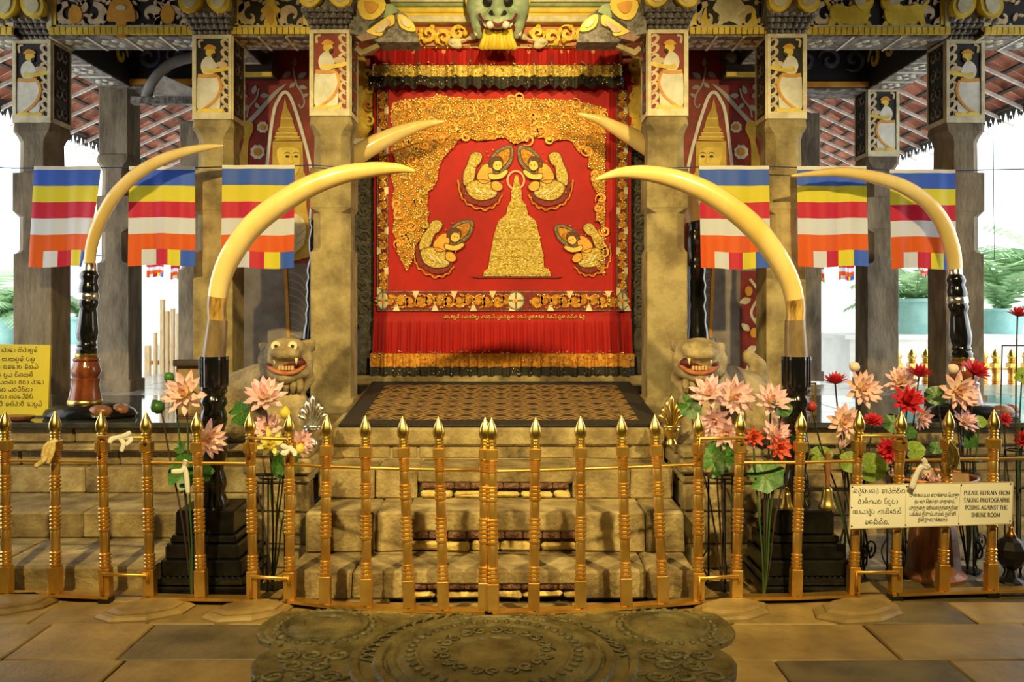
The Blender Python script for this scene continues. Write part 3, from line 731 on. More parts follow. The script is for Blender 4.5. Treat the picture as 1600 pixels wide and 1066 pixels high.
for k in range(230):
    px = random.uniform(582, 970); py = random.choice((random.uniform(104, 109), random.uniform(127, 138), random.uniform(110, 122)))
    q.ball((X(px, CY), CY-.108-pleat(px), Z(py, CY)), random.uniform(.005, .010), 6, 4)
for k in range(170):
    px = random.uniform(582, 988); py = random.choice((550+random.uniform(-2, 2), random.uniform(574, 584), random.uniform(555, 568)))
    q.ball((X(px, CY), CY-.072-pleat(px, .016, .36, .83), Z(py, CY)), random.uniform(.005, .009), 6, 4)
tag(q.build('sequins', SEQ, cur, True), kind='stuff')
# curtain rod, rings
q = MB(); q.tube([(X(575, 7.3), 7.28, Z(75, 7.3)), (X(985, 7.3), 7.28, Z(75, 7.3))], .012, 10); q.build('curtain_rod', BRASS2, cur, True)
rg = MB(); n = 12; rg.tube([(0, .02*math.cos(2*PI*k/n), .02*math.sin(2*PI*k/n)) for k in range(n+1)], .005, 6, False); RING = rg.mesh('curtain_ring', BRASS2, smooth=True)
for k in range(22): link('curtain_ring', RING, cur, Vector((X(592+k*18, 7.3), 7.28, Z(76, 7.3)))-origin(cur))
# border
def strip(name, x0, x1, y0, y1, horiz):
    q = MB(); q.prism([(x0, y0), (x1, y0), (x1, y1), (x0, y1)], CU(.012), FR*.7); q.build(name+'_ground', REDD, cur)
    q = MB(); e = 1.3
    for a, b, c, d in ((x0, x1, y0, y0+e), (x0, x1, y1-e, y1), (x0, x0+e, y0, y1), (x1-e, x1, y0, y1)): q.prism([(a, c), (b, c), (b, d), (a, d)], CU(.016), FR)
    q.build(name+'_edge', GREYT, cur)
    L = (x1-x0) if horiz else (y1-y0); wv = (y1-y0) if horiz else (x1-x0); n = max(2, int(round(L/30))); q = MB(); bd = MB(); wb = MB()
    for k in range(n):
        c = (k+.5)*L/n; cx, cy = (x0+c, (y0+y1)/2) if horiz else ((x0+x1)/2, y0+c); r = wv*.46
        if horiz and abs(cx-806) < 14: continue
        f = CU(.016); a0 = PI*(k % 2)
        for q2 in (1, -1): 
            ex, ey = (q2*L/n*.22, 0) if horiz else (0, q2*L/n*.22)
            band(q, spiral(cx+ex, cy+ey, r*.78, r*.15, a0+PI*.5*q2, 1.25*q2*(1 if k % 2 else -1), 16), [1.4+4.6*math.sin(PI*i/16) for i in range(17)], f, FR*1.6)
            q.prism(ell(cx+ex, cy+ey, r*.33, r*.33, 9), f, FR*2.2)
            for b in range(5):
                a = random.uniform(0, 2*PI); bd.ball(f(cx+ex+r*.7*math.cos(a), cy+ey+r*.7*math.sin(a))+Vector((0, -.012, 0)), random.uniform(.008, .013), 7, 5)
        sx, sy = (L/n*.5, wv*.34*(-1)**k) if horiz else (wv*.34*(-1)**k, L/n*.5)
        bx, by = cx+sx, cy+sy; dr = 1 if k % 2 else -1
        if horiz: wb.prism([(bx-1.4, by+5*dr), (bx+1.4, by+5*dr), (bx+5.5, by-5*dr), (bx-5.5, by-5*dr)], f, FR*1.8)
        else: wb.prism([(bx+3*dr, by-4), (bx+3*dr, by+4), (bx-3*dr, by+6), (bx-3*dr, by-6)], f, FR*1.8)
    tag(q.build(name+'_scroll', GOLDT, cur), kind='stuff'); tag(bd.build(name+'_beads', BEAD, cur, True), kind='stuff'); tag(wb.build(name+'_bells', CREAM, cur), kind='stuff')
strip('side_border', 590, 607, 142, 455, False); strip('side_border', 963, 980, 142, 455, False); strip('bottom_border', 590, 980, 455, 486, True)
for cx in (599, 806, 972):
    r = 14 if cx == 806 else 9
    q = MB(); q.prism(ell(cx, 470, r, 14.5, 24), CU(.019), FR*1.5); md = q.build('medallion', GREYT, cur)
    q = MB()
    for k in range(4):
        a = PI/4+k*PI/2; q.prism([(cx+r*.15*math.cos(a), 470+2*math.sin(a))]+[(cx+r*.86*math.cos(a+b), 470+12.5*math.sin(a+b)) for b in (-.62, -.3, 0, .3, .62)], CU(.028), FR)
    ORG[md.name] = origin(cur); o_ = q.build('medallion_petal', CREAM, md); 
    q = MB(); q.ball(CU(.034)(cx, 470), (.016, .008, .016), 8, 5); q.build('medallion_centre', ORCL, md)
# inscription under the border is drawn further down with the other lettering
# canopy of gold embroidery
top_edge = [(613, 165), (628, 158), (652, 155), (676, 153), (683, 148), (705, 153), (742, 156), (786, 155), (800, 151), (818, 155), (860, 157), (900, 158), (925, 165), (946, 171)]
right_in = [(944, 432), (932, 418), (934, 380), (940, 350), (931, 345), (930, 322), (938, 310), (926, 292), (922, 280), (930, 268), (918, 262), (920, 245), (912, 235), (905, 240), (893, 222), (885, 219), (858, 221), (840, 213), (822, 221), (804, 226), (788, 215), (770, 219), (748, 221), (722, 214), (714, 224), (704, 236), (694, 246), (686, 262), (684, 282), (676, 296), (670, 300), (668, 322), (671, 336), (666, 352), (660, 370), (649, 384), (645, 405), (637, 425), (630, 412), (622, 396), (620, 375), (614, 362), (618, 335), (612, 320), (617, 296), (612, 280), (618, 250), (612, 235), (616, 205), (611, 185)]
CAN = top_edge+right_in
q = MB(); q.prism(CAN, CU(.016), FR*1.6); q.build('canopy_embroidery', GOLDT, cur)
def inside(p, poly):
    x, y = p; c = False; n = len(poly)
    for i in range(n):
        x0, y0 = poly[i-1]; x1, y1 = poly[i]
        if (y0 > y) != (y1 > y) and x < (x1-x0)*(y-y0)/(y1-y0)+x0: c = not c
    return c
pts = []; q = MB(); grid_ = {}; tries = 0
while len(pts) < 2600 and tries < 60000:
    tries += 1; p = (random.uniform(611, 947), random.uniform(148, 433))
    if not inside(p, CAN): continue
    k = (int(p[0]/3.2), int(p[1]/3.2))
    if any((p[0]-o[0])**2+(p[1]-o[1])**2 < 8.6 for a in (-1, 0, 1) for b in (-1, 0, 1) for o in grid_.get((k[0]+a, k[1]+b), ())): continue
    grid_.setdefault(k, []).append(p); pts.append(p)
    r = random.choice((.006, .007, .008, .011, .013)); q.ball(CU(.028+r*.3)(*p), (r, r*.7, r), 6, 4)
tag(q.build('canopy_beads', BEAD, cur, True), kind='stuff')
q = MB()
for p in pts[::8]: r = .008; q.ball(CU(.046)(p[0]+1, p[1]+1), (r, r*.5, r), 6, 4)
tag(q.build('canopy_sequins', SEQ, cur, True), kind='stuff')
for k in range(70):
    c = random.choice(pts); q = MB(); r = random.uniform(6, 11)
    band(q, spiral(c[0], c[1], r, 1.5, random.uniform(0, 6), random.choice((-1.2, 1.2)), 14), [.8+2.6*math.sin(PI*i/14) for i in range(15)], CU(.026), FR*2.4); q.build('canopy_scroll', ORCL if k % 3 else GOLDT2, cur)
# reliquary
SH = [(772, 432), (775, 423), (783, 420), (786, 404), (790, 380), (797, 356), (802, 344), (811, 337), (818, 322), (823, 316), (826, 304), (823, 300), (826, 284), (829, 278)]
c = 807; left = [(755, 432), (757, 424), (763, 420), (766, 400), (772, 368), (779, 346), (791, 336), (794, 322), (799, 313), (799, 300), (802, 290), (803, 282), (805, 275)]
right = [(809, 275), (811, 282), (812, 291), (815, 300), (815, 313), (822, 322), (825, 337), (837, 346), (842, 368), (848, 396), (850, 418), (857, 421), (860, 428), (860, 432)]
cas = MB(); cas.prism(left+right, CU(.016), FR*3); cs = cas.build('reliquary', GOLDT2, cur); ORG[cs.name] = origin(cur)
for (yy, a, b) in ((427, 756, 859), (400, 768, 849), (372, 773, 842), (347, 781, 836), (322, 795, 821), (302, 800, 814)):
    q = MB(); q.prism([(a, yy-2), (b, yy-2), (b, yy+2), (a, yy+2)], CU(.034), FR*1.3); q.build('reliquary_band', GOLDT2, cs)
q = MB(); P_ = left+right
for k in range(520):
    p = (random.uniform(756, 860), random.uniform(282, 431))
    if inside(p, P_): q.ball(CU(.036)(*p), random.uniform(.006, .011), 6, 4)
tag(q.build('reliquary_beads', GOLDT2, cs, True), kind='stuff')
q = MB(); band(q, [(806+13*math.cos(2*PI*k/28), 282+14*math.sin(2*PI*k/28)) for k in range(29)], 3.2, CU(.014), FR); q.build('reliquary_halo', M('halo_pink', (.75, .30, .16), rough=.5), cs)
q = MB(); q.prism([(735, 432), (880, 432), (872, 435), (745, 435)], CU(.012), FR); q.build('ground_line', REDD, cur)
# four kneeling worshippers (units: upper left figure, px)
OUTL = M('outline_thread', (.10, .03, .008), rough=.7); SKIN = M('orange_cloth_light', (.82, .44, .06), (.92, .55, .10), .55, scale=20)
def deva(cx, cy, m, sc=1.0, rot=0.0):
    cr, sr = math.cos(rot), math.sin(rot)
    def g(off):
        def f(u, v):
            du, dv = (u-758)*sc, (v-280)*sc; du, dv = du*cr-dv*sr, du*sr+dv*cr
            return CU(off)(cx+m*du, cy+dv)
        return f
    root = MB(); root.m = 0
    root.prism(smooth2([(717, 285), (722, 300), (727, 312), (737, 318), (757, 323), (772, 318), (780, 308), (781, 300), (774, 303), (765, 310), (745, 312), (730, 300), (722, 285)], 3), g(.014), FR)
    d = root.build('worshipper', REDD, cur); ORG[d.name] = origin(cur)
    def part(name, mat, poly, off, k=1.2, sm=3):
        pl = smooth2(poly, sm) if sm else poly; q = MB(); q.prism(pl, g(off), FR*k); q.build(name, mat, d)
        q = MB(); band(q, pl+[pl[0]], 1.3, g(off+.001), FR*(k+.15)); q.build(name+'_outline', OUTL, d)
    part('halo', GREYT, [(762, 268), (764, 252), (778, 234), (800, 228), (801, 250), (790, 266), (774, 272)], .014)
    part('halo_rim', GOLDT, [(769, 262), (770, 250), (782, 238), (796, 233), (796, 248), (786, 262), (776, 266)], .019)
    part('hair', OUTL, [(764, 262), (768, 248), (782, 246), (786, 256), (776, 260)], .024, 1.0)
    part('face', SKIN, [(770, 263), (773, 253), (783, 253), (785, 262), (778, 268)], .027, 1.4)
    for ex in (776, 781): q = MB(); q.ball(g(.038)(ex, 259), (.005, .003, .004), 6, 4); q.build('eye', BLACKP, d)
    part('body', ORCL, [(745, 278), (752, 262), (762, 256), (770, 266), (768, 282), (754, 288)], .02, 1.4)
    part('arm', SKIN, [(764, 272), (778, 273), (790, 266), (794, 270), (784, 280), (766, 281)], .025, 1.4)
    part('knee', ORCL, [(768, 286), (778, 284), (786, 292), (781, 299), (770, 297)], .022, 1.4)
    part('sash', GOLDT2, [(725, 290), (724, 272), (730, 258), (736, 242), (746, 238), (754, 244), (750, 256), (744, 262), (742, 278), (736, 288)], .018)
    part('skirt', GOLDT2, [(728, 292), (744, 282), (766, 284), (776, 296), (774, 308), (752, 314), (736, 308)], .02)
    for k in range(6):
        q = MB(); band(q, catmull([(736+k*6, 292+k*1.5, 0), (744+k*6, 300+k*.8, 0), (752+k*4.5, 304, 0)], 4), [1+2.2*math.sin(PI*i/8) for i in range(9)], g(.027), FR*1.5); q.build('skirt_fold', CREAM if k % 2 else GOLDT2, d)
    q = MB(); e = []
    for k in range(60):
        a = k/59; p = catmull([(716, 282, 0), (720, 304, 0), (732, 320, 0), (757, 328, 0), (776, 320, 0), (785, 304, 0)], 12)[k]; rr = 1.6*math.sin(k*.9); e.append((p.x, p.y+rr))
    band(q, e, 2.4, g(.02), FR*1.3); q.build('cloud_edge', GOLDT, d)
    q = MB()
    for k in range(70):
        p = (random.uniform(722, 800), random.uniform(232, 314)); 
        if not inside(p, [(722, 300), (736, 240), (798, 230), (798, 255), (776, 310), (740, 312)]): continue
        q.ball(g(.030)(*p), random.uniform(.004, .007), 5, 4)
    tag(q.build('beads', BEAD, d, True), kind='stuff')
deva(758, 280, 1); deva(853, 280, -1); deva(689, 387, 1, .98, .20); deva(915, 389, -1, .90, .25)

# ---- cornice above the curtain
KY = 7.30
cor = thing('painted_cornice', (X(785, KY), KY, Z(78, KY)), 'painted cornice of yellow, green and cream mouldings above the curtain', 'cornice')
def cb(name, y0, y1, d, mat, x0=612, x1=962):
    q = MB(); q.rbox(X(x0, KY), X(x1, KY), KY-d, SW, Z(y1, KY), Z(y0, KY), .006); q.build(name, mat, cor)
cb('frieze_ground', 38, 84, .0, M('salmon_paint', (.55, .17, .07), (.66, .24, .10), .6)); cb('moulding', 30, 40, .10, CREAM); cb('moulding', 24, 31, .075, YELLOW); cb('moulding', 16, 25, .09, YELLOW); cb('moulding', 10, 17, .11, GREENP); cb('moulding', 4, 11, .13, CREAM); cb('moulding', -6, 5, .15, REDP)
cb('moulding', -60, -6, .16, YELLOW)
for s in (-1, 1):
    q = MB(); a, b = sorted((X(778+s*166, 7.45), X(778+s*232, 7.45))); q.bb(a, b, 7.45, 7.6, Z(46, 7.45), Z(-40, 7.45)); q.build('side_panel', YELLOW, cor)
    q = MB(); q.bb(a, b, 7.43, 7.5, Z(46, 7.45), Z(39, 7.45)); q.build('side_ledge', CREAM, cor)
    for k in range(3):
        q = MB(); band(q, spiral(778+s*(180+17*k), 14+8*(k % 2), 13, 2, k*2, 1.3*s*(-1)**k, 16), [1+5*math.sin(PI*i/16) for i in range(17)], lambda u, v: Vector((X(u, 7.45), 7.45, Z(v, 7.45))), Vector((0, -.03, 0))); q.build('side_scroll', ORANGE, cor)
f = lambda u, v: Vector((X(u, KY), KY, Z(v, KY)))
for s in (-1, 1):
    for k, (du, v, r) in enumerate(((62, 54, 12), (84, 60, 13), (108, 55, 14), (132, 58, 13), (152, 56, 11))):
        q = MB(); u = 778+s*du
        band(q, spiral(u, v, r, 2, k*1.9, 1.3*s*(-1)**k, 16), [1+6*math.sin(PI*i/16) for i in range(17)], f, Vector((0, -.05, 0)))
        for a in range(4): q.ball(f(u+r*.9*math.cos(a*1.6+k), v+r*.8*math.sin(a*1.6+k))+Vector((0, -.03, 0)), (.026, .03, .026), 8, 6)
        q.build('scroll_relief', YELLOW, cor, 40)
    q = MB(); pts = [(778+s*a, b) for a, b in ((34, 58), (44, 64), (58, 67), (74, 70), (70, 76), (56, 74))]
    q.tube(catmull([f(*p)+Vector((0, -.07, 0)) for p in pts], 5), [.018+.012*math.sin(k*.6) for k in range(26)], 8); q.build('cloud_scroll', CREAM, cor, True)
# green lion mask
mk = thing('lion_mask', (X(778, 7.1), 7.15, 3.62), 'green fanged guardian mask with yellow beard crowning the doorway', 'mask')
mx, mY = X(778, 7.1), 7.12; u_ = 7.1/F
def mp(a, b, d=0): return tuple(W(778+a, b, mY-d))
bl = [('b', mp(0, 0, .02), (.20, .15, .17)), ('b', mp(0, 22, .05), (.17, .13, .13)), ('b', mp(-30, 8, .05), (.10, .11, .13)), ('b', mp(30, 8, .05), (.10, .11, .13)),
      ('c', [mp(0, -14, .17), mp(0, 6, .21), mp(0, 17, .24)], [.045, .05, .055]), ('b', mp(-10, 18, .2), (.035, .05, .035)), ('b', mp(10, 18, .2), (.035, .05, .035)),
      ('c', [mp(-28, 24, .13), mp(-14, 31, .20), mp(-5, 34, .22), mp(0, 37, .22), mp(5, 34, .22), mp(14, 31, .20), mp(28, 24, .13)], [.03, .042, .036, .03, .036, .042, .03]),
      ('c', [mp(-34, 20, .06), mp(-31, 40, .05), mp(-29, 56, .02)], [.06, .055, .03]), ('c', [mp(34, 20, .06), mp(31, 40, .05), mp(29, 56, .02)], [.06, .055, .03]),
      ('c', [mp(-30, -12, .12), mp(-15, -16, .16), mp(0, -12, .16), mp(15, -16, .16), mp(30, -12, .12)], [.03, .04, .035, .04, .03])]
blob('face', GREENF, bl, .014, 3, mk)
q = MB(); q.ball(mp(0, 44, .07), (.145, .10, .055), 14, 8); q.build('mouth', REDP, mk, True)
for s in (-1, 1):
    q = MB(); q.ball(mp(s*13, 2, .17), (.055, .05, .045), 12, 8); q.build('eye', BLACKP, mk, True)
    q = MB(); q.ball(mp(s*7, 20, .245), (.036, .028, .024), 10, 6); q.build('nostril', BLACKP, mk, True)
    q = MB(); q.ball(mp(s*12, 38.5, .245), (.034, .03, .03), 10, 8); q.build('fang', WHITEP, mk, True)
    q = MB(); q.tube([mp(s*17, 41, .17), mp(s*21, 37, .16), mp(s*24, 29, .13)], [.018, .014, .004], 7); q.build('tooth', WHITEP, mk, True)
    q = MB(); q.prism([(s*40, -12), (s*52, -20), (s*51, 2), (s*47, 22), (s*41, 12)], lambda a, b: Vector(mp(a, b, .0)), Vector((0, -.05, 0))); q.build('ear', YELLOW, mk)
    q = MB(); q.tube(catmull([mp(s*44, -15, .07), mp(s*44, 6, .06), mp(s*40, 24, .06), mp(s*36, 44, .05), mp(s*33, 56, .04)], 4), .016, 7); q.build('cheek_rim', CREAM, mk, True)
q = MB(); q.ball(mp(0, 20, .235), (.062, .045, .045), 12, 8); q.build('nose', M('mask_dark', (.06, .11, .06), (.12, .18, .10), .5), mk, True)
q = MB(); q.tube(catmull([mp(-29, 22, .17), mp(-22, 31, .20), mp(-11, 34, .25), mp(0, 39, .265), mp(11, 34, .25), mp(22, 31, .20), mp(29, 22, .17)], 4), .011, 6); q.build('lip_line', REDD, mk, True)
q = MB(); q.ball(mp(0, 42, .18), (.055, .02, .014), 10, 6); q.build('lower_teeth', WHITEP, mk, True)
for k in range(9):
    a = (k-4)*5.0; q = MB(); q.tube([mp(a*.95, 46, .12), mp(a*1.05, 60, .12), mp(a*1.35, 77, .10)], [.018, .021, .026], 8); q.build('beard_lock', YELLOW, mk, True)

# ---- murals either side of the door
def mural(m, lab):
    MY = SW-.03
    def g(d):
        def f(u, v): 
            if m < 0: u = 1560.7-u
            return Vector((X(u, MY), MY-d, Z(v, MY)))
        return f
    D = Vector((0, -.006, 0))
    px = lambda L: [(360+a/2.664, 60+b/2.664) for a, b in L]
    q = MB(); q.prism([(366, 40), (549, 40), (549, 620), (366, 620)], g(0), D)
    t = thing('wall_mural', g(0)(430, 600), lab, 'mural')
    q.build('red_ground', REDP, t)
    q = MB(); q.prism([(366, 412), (489, 412), (489, 620), (366, 620)], g(.006), D); q.build('grey_robe', M('robe_grey', (.20, .17, .14), (.33, .29, .24), .7, scale=5), t)
    for k in range(13):
        q = MB(); band(q, catmull([(452, 425+k*12, 0), (470, 432+k*12, 0), (487, 455+k*12, 0)], 5), 1.6, g(.012), D*.5); q.build('robe_fold', M('robe_line', (.42, .37, .30), rough=.7), t)
    q = MB(); band(q, [(446, 410), (449, 470), (452, 540)], 5, g(.012), D); q.build('staff', ORANGE, t)
    q = MB(); band(q, catmull([(413, 330, 0), (418, 257, 0), (427.6, 180, 0), (436, 156, 0), (444.5, 145, 0), (453, 150, 0), (462, 172, 0), (474, 212, 0), (486, 262, 0), (494, 330, 0)], 6), 5, g(.008), D*1.5); q.build('arch_outline', WHITEP, t)
    q = MB(); band(q, catmull([(390, 191, 0), (408, 172, 0), (430, 147, 0), (448, 132, 0)], 6), [6.5]*12+[6, 5.5, 5, 4, 3, 2, 1][:7], g(.008), D*1.5); q.build('sword', M('sword_grey', (.42, .38, .34), rough=.6), t)
    P = lambda name, mat, L, d, k=1.3, sm=3: (lambda q: (q.prism(smooth2(px(L), sm) if sm else px(L), g(d), D*k), q.build(name, mat, t)))(MB())
    YD = M('deity_yellow', (.50, .32, .03), (.64, .43, .05), .6, scale=8)
    P('crown', YD, [(229, 245), (238, 290), (258, 330), (268, 372), (276, 385), (270, 392), (284, 402), (278, 410), (298, 425), (182, 428), (198, 412), (188, 402), (204, 390), (196, 380), (208, 370), (212, 330), (222, 290)], .008, 1.3, 0)
    for yy, a, b in ((395, 192, 282), (412, 186, 292), (372, 207, 268), (335, 212, 258)):
        q = MB(); q.prism(px([(a, yy-3), (b, yy-3), (b, yy+3), (a, yy+3)]), g(.015), D*.8); q.build('crown_band', GOLDP, t)
    P('head_cloth', YD, [(178, 430), (302, 430), (306, 560), (176, 560)], .009, 1.2, 0)
    P('face', YELLOW, [(196, 480), (206, 458), (250, 455), (288, 470), (290, 540), (262, 580), (222, 570), (204, 520)], .014)
    for ex in (240, 276): q = MB(); q.prism(smooth2(px(ell(ex, 494, 9, 5, 8)), 1), g(.021), D*.6); q.build('eye', BLACKP, t); q = MB(); band(q, catmull([(360+(ex-14)/2.664, 60+482/2.664, 0), (360+ex/2.664, 60+476/2.664, 0), (360+(ex+12)/2.664, 60+482/2.664, 0)], 4), .9, g(.021), D*.6); q.build('eyebrow', BLACKP, t)
    q = MB(); band(q, [(360+258/2.664, 60+490/2.664), (360+264/2.664, 60+520/2.664), (360+254/2.664, 60+524/2.664)], .9, g(.021), D*.6); q.build('nose', ORANGE, t)
    P('body', YD, [(176, 560), (310, 560), (318, 700), (338, 830), (330, 910), (170, 910), (168, 700)], .008)
    P('necklace', CREAM, [(235, 740), (300, 745), (318, 810), (300, 870), (262, 900), (236, 880)], .016)
    for k in range(4): q = MB(); band(q, catmull([(360+238/2.664, 60+(770+k*32)/2.664, 0), (360+275/2.664, 60+(790+k*32)/2.664, 0), (360+312/2.664, 60+(765+k*30)/2.664, 0)], 5), 1.5, g(.023), D*.6); q.build('necklace_row', GOLDP, t)
    P('arm', YD, [(58, 350), (88, 345), (98, 380), (80, 420), (74, 470), (70, 560), (28, 560), (46, 470), (58, 420), (44, 390)], .008)
    for cx, cy, r in ((136, 371, 25), (115, 474, 32)):
        q = MB(); q.prism(px([(cx+r*(1 if k % 2 else .86)*math.cos(k*PI/8), cy+r*(1 if k % 2 else .86)*math.sin(k*PI/8)) for k in range(16)]), g(.008), D); fl = q.build('flower', WHITEP, t); ORG[fl.name] = origin(t)
        q = MB(); q.prism(px(ell(cx, cy, r*.5, r*.5, 12)), g(.015), D); q.build('flower_centre', ORANGE, fl)
    def spray(L, leaves, mat=None):
        q = MB(); pp = [(a, b, 0) for a, b in px(L)]; band(q, catmull(pp, 5), 2.6, g(.008), D)
        for (a, b, r, an) in leaves: q.prism(smooth2(px([(a+r*math.cos(an), b+r*math.sin(an)), (a+.45*r*math.cos(an+1.4), b+.45*r*math.sin(an+1.4)), (a-r*.6*math.cos(an), b-r*.6*math.sin(an)), (a+.45*r*math.cos(an-1.4), b+.45*r*math.sin(an-1.4))]), 3), g(.010), D)
        q.build('flower_spray', mat or M('spray_grey', (.30, .27, .25), (.42, .39, .36), .7), t)
    spray([(262, 120), (268, 160), (280, 200), (300, 230), (310, 270), (296, 290), (286, 275)], [(240, 150, 26, 2.6), (296, 158, 26, -.5), (300, 205, 22, .2), (262, 195, 20, 2.4), (268, 105, 22, -1.5), (312, 240, 18, -.4)])
    spray([(70, 330), (80, 290), (110, 250), (120, 210)], [(60, 240, 24, 3.6), (100, 220, 24, -1.2), (140, 240, 24, 0), (70, 290, 26, 2.8), (112, 280, 20, .8), (50, 320, 18, 2), (60, 205, 20, -2)])
    if m < 0:
        q = MB(); q.prism([(367, 424), (404, 424), (404, 610), (367, 610)], g(.012), D); q.build('red_panel', REDP, t)
        q = MB(); band(q, catmull([(398, 592, 0), (392, 570, 0), (380, 555, 0), (372, 520, 0), (388, 490, 0), (376, 460, 0), (390, 436, 0)], 6), 4, g(.018), D); 
        for a, b, r, an in ((386, 545, 11, .4), (396, 512, 10, -.7), (376, 500, 10, 2.6), (396, 470, 11, .3), (374, 440, 10, 3), (394, 580, 10, .7)): q.prism(smooth2([(a+r*math.cos(an), b+r*math.sin(an)), (a+.5*r*math.cos(an+1.5), b+.5*r*math.sin(an+1.5)), (a-r*.7*math.cos(an), b-r*.7*math.sin(an)), (a+.5*r*math.cos(an-1.5), b+.5*r*math.sin(an-1.5))], 3), g(.02), D)
        q.build('vine_scroll', CREAM, t)
        for a, b in ((384, 520), (392, 455), (378, 566)): q = MB(); q.prism(ell(a, b, 6, 8, 10), g(.024), D); q.build('vine_flower', ORANGE, t)
    q = MB(); q.bb(*sorted((g(0)(548, 0).x, g(0)(487, 0).x)), MY-.02, MY, .76, 4.3)
    # dark bracket box with gold lip at the mural's upper outer corner
    q = MB(); a, b = g(0)(366, 0).x, g(0)(436, 0).x; q.bb(min(a, b), max(a, b), MY-.22, MY-.002, Z(126, MY), Z(50, MY)); bx = q.build('bracket_box', DARKW, t); ORG[bx.name] = origin(t)
    q = MB(); q.bb(min(a, b), max(a, b), MY-.235, MY-.2, Z(130, MY), Z(124, MY)); q.build('gold_lip', GOLDP, bx)
    for k in range(4): q = MB(); q.ball(Vector((min(a, b)+(k+.5)*abs(a-b)/4, MY-.225, Z(100-14*(k % 2), MY))), (.05, .015, .05), 8, 5); q.build('rosette', GREYS, bx)
mural(1, 'red mural of a crowned yellow deity left of the doorway, above grey robe')
mural(-1, 'red mural of a crowned yellow deity right of the doorway, beside a vine panel')

# ---- patterned mat on the landing
def mat_pattern():
    m = bpy.data.materials.new('mat_weave'); m.use_nodes = True; N = m.node_tree.nodes; L = m.node_tree.links
    tc = N.new('ShaderNodeTexCoord'); sp = N.new('ShaderNodeSeparateXYZ'); L.new(tc.outputs['UV'], sp.inputs[0])
    def mt(op, a, b=None):
        n = N.new('ShaderNodeMath'); n.operation = op
        for k, v in enumerate((a, b)):
            if v is None: continue
            if isinstance(v, (int, float)): n.inputs[k].default_value = v
            else: L.new(v, n.inputs[k])
        return n.outputs[0]
    u, v = sp.outputs[0], sp.outputs[1]
    un = mt('MULTIPLY', u, 9.0); vn = mt('MULTIPLY', v, 8.0)
    def tri(x): return mt('MULTIPLY', mt('ABSOLUTE', mt('SUBTRACT', mt('FRACT', x), .5)), 2.0)
    d = mt('ADD', tri(un), tri(vn)); e = mt('PINGPONG', d, 1.0); dia = mt('GREATER_THAN', mt('SINE', mt('MULTIPLY', d, 12.5)), -.35)
    inner = mt('LESS_THAN', d, .42); inner2 = mt('GREATER_THAN', d, 1.62)
    blk = mt('MAXIMUM', inner, inner2); fac = mt('MULTIPLY', dia, mt('SUBTRACT', 1.0, blk))
    bd = mt('MULTIPLY', mt('MULTIPLY', mt('GREATER_THAN', u, .055), mt('LESS_THAN', u, .945)), mt('MULTIPLY', mt('GREATER_THAN', v, .10), mt('LESS_THAN', v, .93)))
    fac = mt('MULTIPLY', fac, bd)
    mx = N.new('ShaderNodeMix'); mx.data_type = 'RGBA'; mx.inputs[6].default_value = (.022, .016, .010, 1); mx.inputs[7].default_value = (.34, .20, .055, 1); L.new(fac, mx.inputs[0])
    L.new(mx.outputs[2], N['Principled BSDF'].inputs['Base Color']); N['Principled BSDF'].inputs['Roughness'].default_value = .9
    return m
MATW = mat_pattern()
def matpt(u, v, dz=0):
    y = 5.66+v*1.60; xa = X(531, 5.66)+(X(583, 7.26)-X(531, 5.66))*v; xb = X(1031, 5.66)+(X(983, 7.26)-X(1031, 5.66))*v
    return Vector((xa+(xb-xa)*u, y, .758+(.905-.758)*(y-5.65)/1.75+.004+dz))
mt_ = thing('floor_mat', matpt(.5, 0), 'black and gold diamond-patterned mat lying before the red curtain', 'mat')
q = MB(); nu, nv = 26, 20
top = [matpt(i/(nu-1), j/(nv-1), .012+.003*math.sin(i*.7)*math.sin(j*.9)) for j in range(nv) for i in range(nu)]
q.add(top, [(j*nu+i, j*nu+i+1, (j+1)*nu+i+1, (j+1)*nu+i) for j in range(nv-1) for i in range(nu-1)])
o = q.build('woven_field', MATW, mt_, True); me = o.data; uv = me.uv_layers.new()
for lp in me.loops: i, j = lp.vertex_index % nu, lp.vertex_index//nu; uv.data[lp.index].uv = (i/(nu-1), j/(nv-1))
q = MB()
for a, b in (((0, 0), (1, 0)), ((1, 0), (1, 1)), ((1, 1), (0, 1)), ((0, 1), (0, 0))): q.tube([matpt(*a, .008), matpt(*b, .008)], .011, 6)
q.build('bound_edge', BLKCL, mt_, True)
# ================================================================ ELEPHANT TUSKS
IVORY = M('ivory', (.70, .49, .14), (.84, .66, .30), .2, scale=2.2, stretch=(1, 1, .4), coat=.55, bump=.03, bscale=30)
IVORYR = M('ivory_cracked', (.17, .085, .02), (.64, .42, .10), .3, scale=30, stretch=(1, 1, .22), coat=.3, lo=.36, hi=.58)
HORN = M('ivory_root', (.13, .085, .04), (.25, .18, .09), .38, scale=14, stretch=(1, 1, .3), coat=.2)
def tusk(name, lab, pts, Y, dY, stand, group=None):
    """pts: (px, py, radius px) from root to tip"""
    n = len(pts); P = []; R = []
    for i, (a, b, r) in enumerate(pts): y = Y+dY*i/(n-1); P.append(W(a, b, y)); R.append(r*y/F)
    path = catmull(P, 7); rad = []
    for i in range(n-1):
        for k in range(7): rad.append(R[i]+(R[i+1]-R[i])*k/7)
    rad.append(R[-1])
    base = stand['base']; t = thing(name, base, lab, 'tusk', group)
    c = stand.get('cracked', 0)
    q = MB(); q.tube(path[max(0, c-1):], rad[max(0, c-1):], 18); q.build('tusk', IVORY, t, 60)
    if c: q = MB(); q.tube(path[:c], [r*1.004 for r in rad[:c]], 18); q.build('tusk_root', IVORYR, t, 60)
    return t, P[0]
def prof_px(cx, Y, rows):   # rows: (py, halfwidth px)
    return [(w*Y/F, Z(py, Y)) for py, w in rows][::-1]
